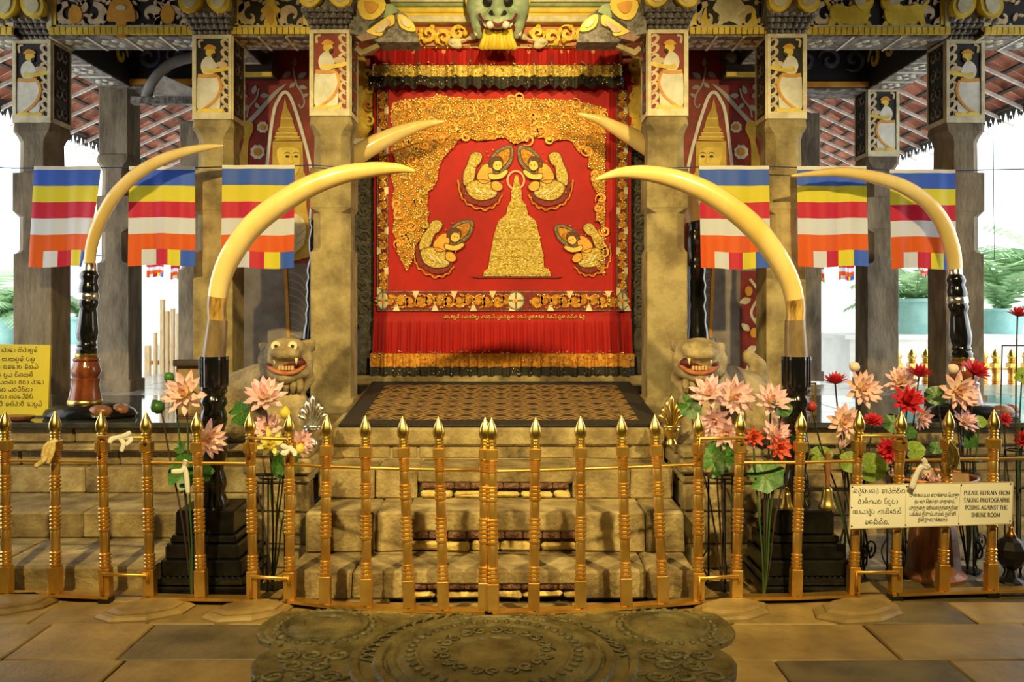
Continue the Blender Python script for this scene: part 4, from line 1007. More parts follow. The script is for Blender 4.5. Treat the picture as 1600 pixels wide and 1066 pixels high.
def front_tusk(lab, pts, cx, Yf):
    base = (X(cx, Yf), Yf, 0)
    t, root = tusk('mounted_tusk', lab, pts, Yf, -.05, dict(base=base, cracked=10))
    x = X(cx, Yf); x0 = root.x
    q = MB(); q.tube([(x, Yf, Z(560, Yf)), ((x+x0)/2, Yf, Z(535, Yf)), (x0, Yf, root.z+.02)], [17.5*Yf/F, 17*Yf/F, pts[0][2]*1.12*Yf/F], 18); q.build('horn_sleeve', HORN, t, 50)
    fl = lambda k, z: (-.06 if k % 2 else 0)
    q = MB(); q.lathe([(21.5*Yf/F, Z(604, Yf)), (22*Yf/F, Z(600, Yf)), (22.5*Yf/F, Z(562, Yf)), (22*Yf/F, Z(557, Yf)), (17*Yf/F, Z(557, Yf))], 40, (x, Yf, 0), flute=fl); q.build('fluted_collar', BLACK, t)
    rows = [(604, 20), (612, 21), (618, 17), (624, 20), (630, 21), (637, 17), (644, 19), (655, 21), (664, 19), (672, 16), (682, 17), (700, 21), (712, 20), (722, 16), (734, 15), (744, 18), (756, 20), (768, 17), (776, 19), (784, 23), (790, 23)]
    q = MB(); q.lathe(prof_px(cx, Yf, rows), 26, (x, Yf, 0)); q.build('turned_column', BLACK, t, 50)
    zz = Z(788, Yf); hs = [(zz-.13, zz, .155), (zz-.17, zz-.13, .175), (zz-.25, zz-.17, .195), (.10, zz-.25, .215), (.06, .10, .235), (-.004, .06, .25)]
    for z0, z1, h in hs:
        q = MB(); q.rbox(x-h, x+h, Yf-h, Yf+h, z0, z1-.001, .008, .002); q.build('pedestal_step', BLACKST, t)
    for k in range(14):
        q = MB(); a = x-.20+.4*k/13; q.ball((a, Yf-.222, .085+.01), (.016, .012, .012), 6, 4); q.build('carved_bead', BLACKST, t)
    return t
YA = 4.92
front_tusk('large front ivory tusk on a black pedestal left of the stair, curving right', [(340, 506, 13.5), (339, 475, 14.5), (346, 435, 15.5), (362, 398, 17), (392, 356, 18), (432, 322, 18), (480, 293, 17), (530, 274, 15), (580, 265, 12), (620, 263, 8), (648, 267, 2)], 334, YA)
front_tusk('large front ivory tusk on a black pedestal right of the stair, curving left', [(1242, 506, 13.5), (1243, 478, 14.5), (1234, 440, 15.5), (1214, 402, 17), (1184, 362, 18), (1144, 326, 18), (1098, 297, 17), (1052, 279, 15), (1004, 270, 12), (965, 271, 8), (930, 281, 2)], 1244, YA)
def rear_tusk(lab, pts, cx, Yb, rows, tilt, feet):
    zb = .758
    t, root = tusk('mounted_tusk', lab, pts, Yb, -.05, dict(base=(X(cx, Yb), Yb, zb)))
    x = X(cx, Yb); topx = root.x
    H = root.z-zb
    def lean(mb):
        mb.v = [(p[0]+(topx-x)*max(0, (p[2]-zb)/H), p[1], p[2]) for p in mb.v]; return mb
    parts = {}
    for (a, rws, m, nm) in rows:
        q = MB(); q.lathe(prof_px(cx, Yb, rws), 26, (x, Yb, 0)); lean(q).build(nm, m, t, 50)
    q = MB(); n = 26; pr = [(.02, 0), (.30, .0), (.32, .02), (.30, .055), (.24, .085), (.14, .10)]
    q.lathe(pr, n, (x+.04, Yb, zb), sy=.6); q.build('oval_base', BLACKST, t, 50)
    if feet:
        for dx, dy, r in ((.17, -.13, .085), (.27, -.06, .06)):
            q = MB(); q.ball((x+dx, Yb+dy, zb+.055), (r, .05, .045), 12, 8); q.build('foot', WOODB, t, True)
    return t
YO = 6.20
def outer_rows(cx, t0):
    s = lambda L: [(t0+a, w) for a, w in L]
    return [(0, s([(0, 9), (1, 10), (12, 10.5), (13, 9)]), SILVER, 'silver_collar'),
            (0, s([(12, 10), (16, 13), (22, 14.5), (28, 12), (33, 13.5), (40, 15), (47, 14)]), BLACK, 'turned_neck'),
            (0, s([(46, 13.5), (48, 15.5), (56, 15.5), (58, 14)]), SILVER, 'silver_ring'),
            (0, s([(57, 14), (62, 15.5), (68, 14), (71, 12), (80, 13.5), (95, 15), (108, 16.5), (118, 15), (124, 13), (128, 15), (131, 13.5), (135, 16), (138, 15), (142, 15)]), BLACK, 'turned_shaft'),
            (0, s([(141, 15), (142, 17), (146, 17), (148, 15)]), BRASS2, 'brass_ring'),
            (0, s([(147, 16), (151, 20), (154, 18), (160, 20), (168, 22.5), (174, 21), (179, 18), (181, 22), (185, 21), (190, 20.5), (204, 23), (214, 24.5)]), WOODR, 'wooden_foot'),
            (0, s([(213, 24.5), (214, 25.5), (219, 26), (220, 25.5)]), BRASS2, 'foot_ring'), (0, s([(219, 25), (226, 27)]), BLACK, 'plinth_ring')]
rear_tusk('slender ivory tusk on a tall turned stand in front of the leftmost flag', [(140, 413, 8.5), (143, 385, 9), (155, 348, 9.5), (178, 308, 10), (210, 275, 10), (250, 251, 9), (290, 237, 7.5), (325, 230, 5), (349, 228, 1.5)], 132, YO, outer_rows(132, 411), 0, True)
rear_tusk('slender ivory tusk on a tall turned stand in front of the rightmost flag', [(1492, 420, 11), (1488, 390, 12), (1474, 350, 12), (1446, 314, 11.5), (1408, 290, 11), (1366, 277, 10), (1320, 269, 8), (1275, 271, 5), (1236, 275, 1.5)], 1511, YO, outer_rows(1511, 417), 0, True)
YR = 6.95
rr = [(0, [(338, 9), (342, 13), (350, 14), (356, 11), (364, 13), (376, 15), (392, 14), (404, 12), (412, 15), (424, 17), (434, 15), (446, 18), (456, 16), (468, 18), (478, 15), (490, 18), (504, 17), (516, 20), (530, 21)], BLACK, 'turned_shaft'),
      (0, [(529, 30), (531, 31), (575, 33), (612, 36)], BLACKST, 'stand_block')]
rear_tusk('ivory tusk standing behind the column left of the curtain, tip over its gold canopy', [(497, 345, 15), (502, 315, 15.5), (520, 280, 16), (548, 250, 16), (585, 226, 15), (625, 207, 11.5), (662, 195, 7.5), (694, 190, 2)], 491, YR, rr, 0, False)
rear_tusk('ivory tusk standing behind the column right of the curtain, tip over its gold canopy', [(1086, 345, 15), (1078, 315, 15.5), (1060, 275, 16), (1030, 242, 16), (1000, 221, 15), (968, 203, 11.5), (936, 187, 7.5), (903, 178, 2)], 1088, YR, rr, 0, False)

# ================================================================ FLAGS ON A CORD
fl = dict(blue=M('flag_blue', (.045, .14, .74), rough=.55, transl=.4), yellow=M('flag_yellow', (.86, .76, .045), rough=.55, transl=.4), red=M('flag_red', (.66, .016, .06), rough=.55, transl=.4), white=M('flag_white', (.78, .82, .94), rough=.55, transl=.4), orange=M('flag_orange', (.86, .13, .012), rough=.55, transl=.4))
FM = [fl[k] for k in ('blue', 'yellow', 'red', 'white', 'orange')]
YF = 6.40
cord = MB(); cp = []
for pp in ((-60, 258), (20, 263), (110, 262), (204, 262), (300, 262), (348, 261), (460, 259), (487, 258), (546, 262), None, (1010, 264), (1092, 261), (1200, 260), (1250, 262), (1352, 263), (1392, 266), (1494, 267), (1640, 263)): cp.append(pp and W(pp[0], pp[1], YF+.02))
ii = cp.index(None); CB = M('cord_blue', (.02, .03, .16), rough=.7); c2 = MB()
cord.tube(cp[:ii]+[W(549, 262, 6.6)], .004, 6); tag(cord.build('blue_cord', CB, None), 'thin blue cord carrying the three striped flags left of the curtain', 'cord')
c2.tube([W(1008, 264, 6.6)]+cp[ii+1:], .004, 6); tag(c2.build('blue_cord', CB, None), 'thin blue cord carrying the three striped flags right of the curtain', 'cord')
def flag(px0, px1, y0, y1, lab, curl=0, skew=0, ph=0, Y=YF, group='striped flags on the cord', flutter=1.0):
    t = thing('striped_flag', W((px0+px1)/2, y0, Y), lab, 'flag', group)
    hem = .022
    def pt(u, v):
        w = (.020*math.sin(u*9+ph)+.012*math.sin(u*21+2*ph))*(.25+.75*v)*flutter
        px = px0+u*(px1-px0)+skew*v*(1-u*.3)+(-curl*max(0, u-.75)*4*v*v); py = y0+v*(y1-y0)+1.5*v*math.sin(u*7+ph)
        d = curl*.004*max(0, u-.7)*v*3
        return Vector((X(px, Y), Y-w-.01-d, Z(py, Y)))
    q = MB(); nu, nv = 31, 43; 
    rows = [0, 6*1.18, 6*2.36, 6*3.5, 6*4.75, 6*5.9]
    vs = [pt(i/(nu-1), .03+.97*j/(nv-1)) for j in range(nv) for i in range(nu)]
    b = len(q.v); q.v += [tuple(p) for p in vs]
    for j in range(nv-1):
        for i in range(nu-1):
            if j < 35: m = min(4, j//7)
            else: m = (4, 3, 2, 1, 0)[i//6]
            q.f.append((j*nu+i, j*nu+i+1, (j+1)*nu+i+1, (j+1)*nu+i)); q.mi.append(m)
    q.build('cloth', FM, t, True)
    q = MB(); q.grid(31, 3, lambda u, v: pt(u, -.004+v*.036)+Vector((0, -.003, 0))); q.build('white_hem', M('hem_white', (.85, .83, .78), rough=.7, transl=.3), t)
    return t
flag(55, 159, 261, 417, 'leftmost striped flag, lower corner curled behind a slender tusk', 18, -8, .3)
flag(203, 305, 261, 415, 'second striped flag from left, hanging between two bare stone columns', 0, -1, 1.7)
flag(348, 461, 259, 419, 'third striped flag from left, in front of the left mural', 0, -2, 3.1)
flag(1092, 1201, 260, 420, 'striped flag in front of the right mural, behind the large front tusk', 0, 3, 4.2)
flag(1245, 1352, 261, 417, 'second striped flag from right, under a slender tusk tip', 0, 3, 5.6)
flag(1389, 1492, 266, 420, 'rightmost striped flag, right edge hidden by a slender tusk', 0, 3, 2.4)
for k, (a, b, y0, y1) in enumerate(((229, 257, 400, 433), (268, 281, 402, 436), (1272, 1286, 398, 441), (1310, 1334, 398, 438), (1436, 1450, 405, 432))):
    flag(a, b, y0, y1, ['small far flag under the second flag from left, its left piece', 'small far flag under the second flag from left, its right piece', 'small tilted far flag under the second flag from right, left piece', 'small far flag under the second flag from right, right piece', 'small far yellow flag end under the rightmost flag'][k], 0, (0, 0, 5, 0, 2)[k], k, 10.6, 'small flags in the courtyard')
q = MB(); q.tube([(-5.69, 10.6, 3.77), (-5.7, 10.59, Z(399, 10.6)), (-2.37, 10.6, Z(402, 10.6))], .006, 6); tag(q.build('flag_line', IRON), 'thin far line holding small flags left of the shrine', 'cord')
q = MB(); q.tube([(2.14, 10.59, Z(399, 10.6)), (5.7, 10.59, Z(405, 10.6)), (5.69, 10.6, 3.77)], .006, 6); tag(q.build('flag_line', IRON), 'thin far line holding small flags right of the shrine', 'cord')

# ================================================================ BRASS FENCE
def post_meshes():
    H = .93; f = lambda y: H*(948-y)/293.0     # y in photo pixels for a centre post
    r = .024; P = []
    def rings(y0, y1, n, extra=.0045):
        for k in range(n):
            c = y0+(y1-y0)*(k+.5)/n; h = abs(y1-y0)/n*.5
            P.append((r, f(c-h*.98) if False else f(c)-.0)) if False else None
            for a, rr in ((-.95, r-.002), (-.45, r+extra), (.45, r+extra), (.95, r-.002)): P.append((rr, f(c+(-a)*h*-1 if False else c-a*h)))
    P.append((r, f(906)))
    rings(905, 880, 4); P += [(r, f(878)), (r, f(848))]
    rings(846, 806, 6); P += [(r, f(803)), (r, f(783))]
    rings(781, 756, 4); P += [(r, f(753)), (r, f(738))]
    rings(736, 717, 5, .003); P.append((r-.002, f(716)))
    q = MB(); q.lathe(P, 16)
    # little square plinth and the square block near the top
    body = q
    b = MB(); b.rbox(-.028, .028, -.028, .028, 0, f(905), .003); body.add(b.v, b.f)
    b = MB(); b.rbox(-.029, .029, -.029, .029, f(716), f(699), .004); body.add(b.v, b.f)
    p2 = [(.020, f(700)), (.025, f(697)), (.019, f(695)), (.025, f(692)), (.019, f(690)), (.026, f(687)), (.021, f(685)), (.028, f(681)), (.031, f(676)), (.029, f(671)), (.0215, f(664)), (.0125, f(658)), (.006, f(654)), (.001, f(651))]
    q = MB(); q.lathe(p2, 16)
    return body.mesh('post', BRASS, smooth=40), q.mesh('finial', BRASS2, smooth=60)
POST, FIN = post_meshes()
def gy(py): return 1.48*1400/(py-480)
FP = [(8, 10, 925), (86, 87, 926), (158, 166, 929), (228, 235, 930), (307, 315, 932), (390, 396, 933), (452, 453, 935), (511, 508, 942), (571, 573, 946), (629, 640, 949), (685, 693, 951), (758, 756, 953),
      (768, 771, 955), (837, 834, 953), (907, 907, 949), (971, 979, 945), (1023, 1036, 941), (1091, 1091, 936), (1157, 1150, 931), (1252, 1243, 930), (1343, 1333, 926), (1408, 1398, 925), (1483, 1472, 922), (1553, 1548, 920)]
def fence(idx, lab, ext=(0, 0), name='fence_panel', FPl=FP, z0=.04):
    P = [FPl[i] for i in idx]; c = P[len(P)//2]; Yc = gy(c[2])
    t = thing(name, (X(c[1], Yc), Yc, 0), lab, 'fence', 'gold painted fence panels')
    feet, mids = [], []
    o0 = origin(t)
    for a, b, y in P:
        Y = gy(y); x = X(b, Y); dx = X(a, Y)-x
        p = link('post', POST, t, Vector((x, Y, z0))-o0); p.rotation_euler = (0, math.atan2(dx, .93), 0)
        link('finial', FIN, p); feet.append(Vector((x, Y, z0))); mids.append(Vector((x+dx*.72, Y, .722)))
    e0 = feet[0]-(feet[1]-feet[0]).normalized()*ext[0]; e1 = feet[-1]+(feet[-1]-feet[-2]).normalized()*ext[1]
    line = [e0]+feet+[e1]
    q = MB()
    for A, B in zip(line, line[1:]):
        if (B-A).length < .005: continue
        d = (B-A); L = d.length; ang = math.atan2(d.y, d.x); q.box((A+B)/2+Vector((0, 0, -.008)), (L+.012, .062, .016), Matrix.Rotation(ang, 3, 'Z'))
    q.build('bottom_rail', BRASS, t)
    m = [mids[0]-(mids[1]-mids[0]).normalized()*ext[0]]+mids+[mids[-1]+(mids[-1]-mids[-2]).normalized()*ext[1]]
    q = MB(); q.tube(m, .0085, 8); q.build('top_rail', BRASS, t, True)
    for A in (feet[0], feet[-1]):
        q = MB(); q.bb(A.x-.03, A.x+.03, A.y-.03, A.y+.03, 0, z0-.014); q.build('foot', IRON, t)
    q = MB()
    for A, B in zip(feet, feet[1:]): q.box((A+B)/2+Vector((0, .02, -.024)), ((B-A).length, .02, .03), Matrix.Rotation(math.atan2((B-A).y, (B-A).x), 3, 'Z'))
    q.build('shadow_gap_bar', IRON, t); return t  # black bar added to paint the shadow gap under the rail
pa = fence([0, 1, 2], 'gold fence panel of three posts at the left end', (.9, .02))
pb = fence([3, 4, 5], 'gold fence panel of three posts before the left black pedestal', (.02, .02))
pc = fence([6, 7, 8, 9, 10, 11], 'gold gate panel of six posts before the left half of the stair', (.02, .0))
pdd = fence([12, 13, 14, 15, 16, 17], 'gold gate panel of six posts before the right half of the stair', (.0, .02))
pe = fence([18, 19, 20], 'gold fence panel of three posts before the right black pedestal', (.02, .02))
pf = fence([21, 22, 23], 'gold fence panel of three posts behind the white notice', (.02, .9))
def staple(i, j, owner):
    for zz, nm in ((.858, 'upper_link'), (.155, 'lower_link')):
        A = FP[i]; B = FP[j]; Ya, Yb = gy(A[2]), gy(B[2]); k = zz/.97
        a = Vector((X(A[1]+(A[0]-A[1])*k, Ya), Ya-.036, zz)); b = Vector((X(B[1]+(B[0]-B[1])*k, Yb), Yb-.036, zz-.004)); s = 1 if zz > .5 else -1
        q = MB(); q.tube([a+Vector((.0, 0, -s*.10 if s > 0 else -.10)), a, b, b+Vector((.004, 0, -.03 if s > 0 else -.03))], .0095, 8); q.build(nm, BRASS, owner, True)
staple(2, 3, pa); staple(5, 6, pb); staple(17, 18, pdd); staple(20, 21, pe)
# little square blocks and brass drops on the posts
def drop(px, y0, y1, Yoff, lab):
    Y = gy(948)-.0; pt = W(px, y0, Y-.035); t = thing('brass_chain', pt, lab, 'chain', None)
    n = int((y1-y0)/2.6)
    for k in range(n):
        q = MB(); z = pt.z-(k+.5)*2.6*Y/F; q.ball((pt.x+random.uniform(-.003, .003), pt.y+.004, z), (.0065 if k % 2 else .009, .006, .006), 7, 5); q.build('link', BRASS2, t, True)
    return t
drop(686, 704, 752, 0, 'short brass chain hanging on the fourth post left of the gate')
drop(838, 704, 752, 0, 'short brass chain hanging on the first post right of the gate')
RIB = M('ribbon_white', (.80, .78, .72), rough=.6, transl=.2)
def ribbon(px, py, Y, lab, tails, mat=RIB, wd=.011):
    p = W(px, py, Y); t = thing('tied_ribbon', p, lab, 'ribbon'); u = Y/F
    q = MB(); q.ball(p, (.018, .016, .013), 8, 6); q.build('knot', mat, t, True)
    for L in tails:
        q = MB(); pts = catmull([(p.x+a*u, p.y-.012-.004*i, p.z-b*u) for i, (a, b) in enumerate(L)], 5); q.tube(pts, [.004+wd*math.sin(PI*min(1, .15+.7*i/len(pts))) for i in range(len(pts))], 6, flat=.3); q.build('ribbon_tail', mat, t, True)
ribbon(187, 683, 4.56, 'white ribbon tied on the upper bar joining the leftmost two fence panels', [[(0, 0), (-10, 3), (-13, 9)], [(0, 0), (12, -3), (20, -8)], [(0, 0), (8, 10), (5, 22)], [(0, 0), (20, 2), (12, 12)]])
ribbon(86, 690, 4.60, 'pale twisted cloth knotted round the second fence post from left', [[(0, 0), (-8, 12), (-14, 28), (-28, 38)], [(0, 2), (-2, 16), (-8, 34)], [(0, 0), (-12, 8), (-16, 30)]], M('cloth_gold', (.50, .34, .08), (.70, .60, .36), .5, scale=60))
ribbon(290, 727, 4.545, 'white ribbon bow on the rail beside the large dark leaf', [[(0, 0), (-4, 8), (-20, 9)], [(0, 2), (3, 16), (6, 44)], [(0, 0), (2, -6), (3, -9)]])
ribbon(453, 700, 4.50, 'white cloth wrapped on the post right of the yellow flower', [[(0, 0), (-8, -2), (-12, -6)], [(0, 0), (8, 6), (9, 12)], [(0, 0), (-6, 8), (-12, 5)]])
ribbon(1441, 728, 4.60, 'white ribbon hanging on the rail above the white notice', [[(0, 0), (-8, 6), (-18, 36)], [(0, 0), (2, -6), (-2, -12)], [(0, 0), (6, 2), (4, -4)], [(0, 0), (-10, 10), (-21, 34)]])
ribbon(1482, 690, 4.63, 'gold tinsel tassel hanging on the second last fence post', [[(0, 0), (6, 16), (9, 40)], [(0, 0), (2, 20), (3, 44)], [(0, 0), (10, 14), (13, 34)], [(0, 0), (-4, 20), (-2, 40)], [(0, 0), (12, 24), (7, 44)], [(0, 0), (8, 20), (0, 42)], [(0, 0), (5, 10), (14, 26)]], BRASS2, .004)

# ================================================================ STONE LIONS
LST = M('lion_stone', (.17, .125, .06), (.38, .30, .155), .75, scale=7, bump=.5, bscale=35)
MOUTHR = M('mouth_red', (.075, .008, .007), rough=.5); LIPO = M('lip_orange', (.30, .075, .03), (.42, .15, .06), .7, scale=20)
def lion(lab, cx, Y, m, zb, open_eyes):
    t = thing('stone_lion', (X(cx, Y), Y, zb), lab, 'statue'); u = Y/F
    def p(a, b, d=0.): return W(cx+m*a, b, Y-d)
    zf = Z(690, Y)
    B = [('b', p(0, 562, .06), (.135, .13, .105)), ('b', p(0, 545, .08), (.13, .11, .07)), ('b', p(-2, 553, .16), (.10, .08, .045)),
         ('b', p(-16, 541, .13), (.036, .04, .035)), ('b', p(10, 541, .13), (.036, .04, .035)),
         ('c', [p(30, 540, .02), p(40, 536, -.02), p(42, 546, -.03)], [.04, .03, .02]), ('c', [p(-32, 542, .02), p(-40, 540, -.02)], [.035, .02]),
         ('c', [p(-26, 583, .10), p(0, 590, .17), p(26, 583, .10)], [.035, .045, .035]), ('c', [p(-30, 562, .04), p(-29, 580, .05)], [.06, .05]), ('c', [p(30, 562, .04), p(29, 580, .05)], [.06, .05]),
         ('b', p(0, 600, -.02), (.12, .12, .12)), ('c', [p(0, 600, -.02), p(0, 640, .02), p(0, 672, -.02)], [.115, .125, .11]),
         ('c', [p(-2, 605, -.05), p(-40, 603, -.25), p(-76, 618, -.38)], [.13, .15, .16]), ('c', [p(-50, 600, -.25), p(-92, 625, -.3), p(-100, 660, -.2)], [.12, .13, .10]), ('b', p(-68, 650, -.34), (.16, .16, .16)),
         ('c', [p(-16, 628, .08), p(-18, 660, .12), p(-18, 684, .13)], [.07, .055, .055]), ('c', [p(18, 628, .08), p(20, 660, .12), p(20, 684, .13)], [.07, .055, .055]),
         ('b', p(-18, 690, .17), (.065, .09, .035)), ('b', p(20, 690, .17), (.065, .09, .035)),
         ('c', [p(30, 575, .0), p(36, 592, -.0), p(28, 606, .03)], [.045, .04, .03])]
    if m < 0: B += [('c', [p(-70, 640, -.4), p(-98, 600, -.42), p(-92, 572, -.42), p(-76, 556, -.42), p(-70, 562, -.42)], [.05, .055, .06, .045, .02])]
    else: B += [('c', [p(-70, 640, -.4), p(-92, 610, -.42), p(-86, 590, -.42)], [.05, .045, .03])]
    blob('body', LST, B, .016, 5, t)
    q = MB(); q.ball(p(0, 567, .125), (.122, .058, .05), 16, 10); q.build('mouth', MOUTHR, t, True)
    q = MB(); q.tube(catmull([p(-29, 572, .11), p(-18, 580, .185), p(0, 584, .205), p(18, 580, .185), p(30, 571, .11)], 5), .013, 8); q.build('lower_lip', LIPO, t, True)
    q = MB(); q.ball(p(-2, 577, .165), (.05, .03, .014), 10, 7); q.build('tongue', LIPO, t, True)
    for k in range(5): q = MB(); q.rbox(*sorted((p(-12+k*5, 0, .19).x, p(-8+k*5, 0, .19).x)), Y-.198, Y-.178, Z(579, Y-.19), Z(572, Y-.19), .003); q.build('lower_tooth', M('tooth_tan', (.46, .27, .11), (.58, .38, .18), .6, scale=20), t)
    for a in (-18, 16): q = MB(); q.tube([p(a, 560, .18), p(a, 570, .185)], [.011, .003], 7); q.build('fang', CREAM, t, True)
    for a in (-16, 10):
        if open_eyes:
            q = MB(); q.ball(p(a, 541, .172), (.022, .016, .022), 10, 8); q.build('eye', CREAM, t, True); q = MB(); q.ball(p(a, 541, .186), (.011, .006, .011), 8, 6); q.build('pupil', BLACKP, t, True)
            q = MB(); n = 14; q.tube([p(a, 541, .178)+Vector((.024*math.cos(2*PI*k/n), 0, .024*math.sin(2*PI*k/n))) for k in range(n+1)], .006, 6, False); q.build('eye_rim', CREAM, t, True)
        else:
            q = MB(); q.ball(p(a, 541, .165), (.022, .012, .016), 10, 8); q.build('eye', LST, t, True)
    for k in range(5):
        q = MB(); q.tube(catmull([p(-24+k*11, 592, .11), p(-22+k*11, 604, .15), p(-20+k*10, 616, .12)], 4), [.02, .022, .024, .024, .022, .02, .016, .012, .006], 7); q.build('mane_lock', LST, t, True)
    return t
lion('grey-eyed stone lion statue with open red mouth, left of the stair', 447, 5.62, 1, .70, True)
lion('stone lion statue with plain eyes and curled tail, right of the stair', 1093, 5.62, -1, .70, False)
# offering vases on the wing ends
def vase(cx, lab, mat, Y=5.34):
    t = thing('offering_vase', (X(cx, Y), Y, .70), lab, 'vase'); x = X(cx, Y)
    q = MB(); q.lathe([(.03, .70), (.034, .705), (.03, .72), (.022, .735), (.04, .765), (.05, .79), (.047, .80), (.058, .812), (.056, .818), (.03, .812)], 18, (x, Y, 0)); q.build('bowl', mat, t, 50)
    for k, (dx, h, b) in enumerate(((.0, .20, .0), (-.035, .12, -.02), (.035, .13, .02), (-.02, .165, -.01), (.022, .15, .012), (-.045, .08, -.03), (.046, .085, .03))):
        q = MB(); q.tube([(x+dx*.3, Y-.01*(k % 2), .81), (x+dx, Y-.02*(k % 2), .81+h*.6), (x+dx+b, Y-.02*(k % 2), .81+h*.8), (x+dx+b, Y-.02*(k % 2), .81+h)], [.006, .012, .016, .001], 8); q.build('leaf_bud', mat, t, True)
vase(489, 'silver offering vase of budding leaves at the stair edge, near the grey-eyed lion', SILVER)
vase(1049, 'gold offering vase of budding leaves at the right edge of the stair', BRASS2)
# ================================================================ ARTIFICIAL LOTUSES
def petal_mat(name, a, b, c):
    return M(name, a, [b, c], .5, ax=0, lo=.05, hi=1.0, transl=.22)
PM = dict(pink=petal_mat('petal_pink', (.88, .72, .46), (.87, .66, .60), (.83, .46, .50)), rose=petal_mat('petal_rose', (.88, .74, .60), (.86, .64, .66), (.82, .44, .56)), red=petal_mat('petal_red', (.50, .035, .03), (.62, .03, .045), (.55, .015, .035)),
          yellow=petal_mat('petal_yellow', (.74, .58, .06), (.82, .74, .18), (.84, .80, .36)), coral=petal_mat('petal_coral', (.80, .42, .14), (.82, .20, .11), (.70, .06, .06)))
CENT = M('flower_centre', (.80, .42, .05), (.88, .60, .10), .6, scale=60, bump=.8, bscale=150)
GREEN = M('leaf_green', (.02, .085, .016), (.06, .20, .03), .42, scale=9, rnd=.2, transl=.15)
GREENL = M('leaf_light', (.13, .25, .03), (.30, .40, .06), .45, scale=8, rnd=.15, transl=.2)
SEPAL = M('sepal', (.10, .15, .02), (.20, .22, .03), .5, scale=12)
STEMG = M('stem_green', (.025, .09, .012), rough=.5); STEMB = M('stem_dark', (.035, .018, .014), rough=.5)
def petal_mesh(w, curl, mat, tip=1.0):
    q = MB(); nu, nv = 7, 5; vs = []
    for i in range(nu):
        s = i/(nu-1); ww = w*math.sin(PI*min(.96, .16+.80*s)**1.15)*(1 if s < .99 else .08)
        if i == nu-1: ww = .01
        for j in range(nv):
            t = (j/(nv-1)-.5)*2; vs.append((.06+.94*s, ww*t, curl*s*s+.22*ww*t*t))
    q.add(vs, [(i*nv+j, (i+1)*nv+j, (i+1)*nv+j+1, i*nv+j+1) for i in range(nu-1) for j in range(nv-1)])
    return q.mesh('petal', mat, smooth=True)
PET = {k: (petal_mesh(.165, .12, m), petal_mesh(.155, .22, m)) for k, m in PM.items()}
SEPM = petal_mesh(.2, .12, SEPAL)
def flower(kind, px, py, r, face, foot, lab, grp, Y=None, dark=False, rings=None, hoop=None):
    fx, fY = foot; Y = Y or fY; head = W(px, py, Y); R = r*Y/F
    root = (X(fx, fY), fY, 0.0); t = thing('lotus_flower', root, lab, 'flower', grp); o = Vector(root)
    d = Vector(face).normalized(); Q = d.to_track_quat('Z', 'Y').to_matrix()
    rings = rings or ((9, 9, 1.0, 0), (9, 27, .95, 0), (8, 46, .84, 1), (6, 66, .66, 1))
    for (n, el, sc, w) in rings:
        for k in range(n):
            a = 2*PI*(k+.5*(el > 20)+random.uniform(-.12, .12))/n; e = math.radians(el+random.uniform(-7, 7))
            c = link('petal', PET[kind][w], t, head-o); m = Q @ Matrix.Rotation(a, 3, 'Z') @ Matrix.Rotation(-e, 3, 'Y')
            c.rotation_euler = m.to_euler(); s = R*sc*random.uniform(.92, 1.06); c.scale = (s, s, s)
    q = MB(); q.ball(head+d*R*.14, (R*.17, R*.17, R*.17), 8, 6); q.build('flower_centre', CENT if kind != 'red' else PM['red'], t, True)
    for k in range(5):
        c = link('sepal', SEPM, t, head-o-d*R*.07); m = Q @ Matrix.Rotation(2*PI*k/5, 3, 'Z') @ Matrix.Rotation(-.30, 3, 'Y'); c.rotation_euler = m.to_euler(); c.scale = (R*.62,)*3
    stem(t, root, head-d*R*.05, hoop, dark); return t
def stem(t, root, head, hoop=None, dark=False, r=.0048):
    mid = Vector(hoop) if hoop else Vector((root[0]*.6+head.x*.4, root[1]*.6+head.y*.4, head.z*.5))
    q = MB(); q.tube(catmull([Vector(root), (Vector(root)+mid)/2+Vector((.006, 0, 0)), mid, (mid+head)/2+Vector(((head.x-mid.x)*.1, .01, .02)), head], 6), r, 6); q.build('stem', STEMB if dark else STEMG, t, True)
def bud(px, py, r, foot, lab, col='pink', tilt=0, grp='lotus buds', Y=None, dark=False, green=False):
    fx, fY = foot; Y = Y or fY; h = W(px, py, Y); R = r*Y/F; root = (X(fx, fY), fY, 0.0)
    t = thing('lotus_bud', root, lab, 'flower bud', grp)
    M3 = Matrix.Rotation(tilt, 3, 'Y')
    q = MB(); q.lathe([(.02*R, -.9*R), (.6*R, -.6*R), (.95*R, 0), (.8*R, .5*R), (.35*R, 1.0*R), (.02*R, 1.25*R)], 10, h, M3); q.build('bud', GREEN if green else PM[col], t, True)
    for k in range(4):
        c = link('sepal', SEPM, t, h-Vector(root)+M3 @ Vector((0, 0, -.9*R))); m = M3 @ Matrix.Rotation(k*PI/2, 3, 'Z') @ Matrix.Rotation(-1.1, 3, 'Y'); c.rotation_euler = m.to_euler(); c.scale = (1.5*R,)*3
    stem(t, root, h-M3 @ Vector((0, 0, .9*R)), None, dark); return t
def leafm(mat, lobes):
    q = MB(); n = 28; vs = [(0, 0, 0)]
    for ring in (.45, 1.0):
        for k in range(n):
            a = 2*PI*k/n; rr = ring*(1-(.14 if lobes else .03)*abs(math.sin(a*lobes/2 if lobes else a*8))-.5*math.exp(-((a-PI)/.22)**2)); vs.append((rr*math.cos(a), rr*.86*math.sin(a), .22*ring*ring*(.5+.5*math.cos(2*a))+.035*math.cos(7*a)*ring))
    fs = [(0, 1+k, 1+(k+1) % n) for k in range(n)]+[(1+k, 1+n+k, 1+n+(k+1) % n, 1+(k+1) % n) for k in range(n)]
    q.add(vs, fs); return q.mesh('leaf_blade', mat, smooth=True)
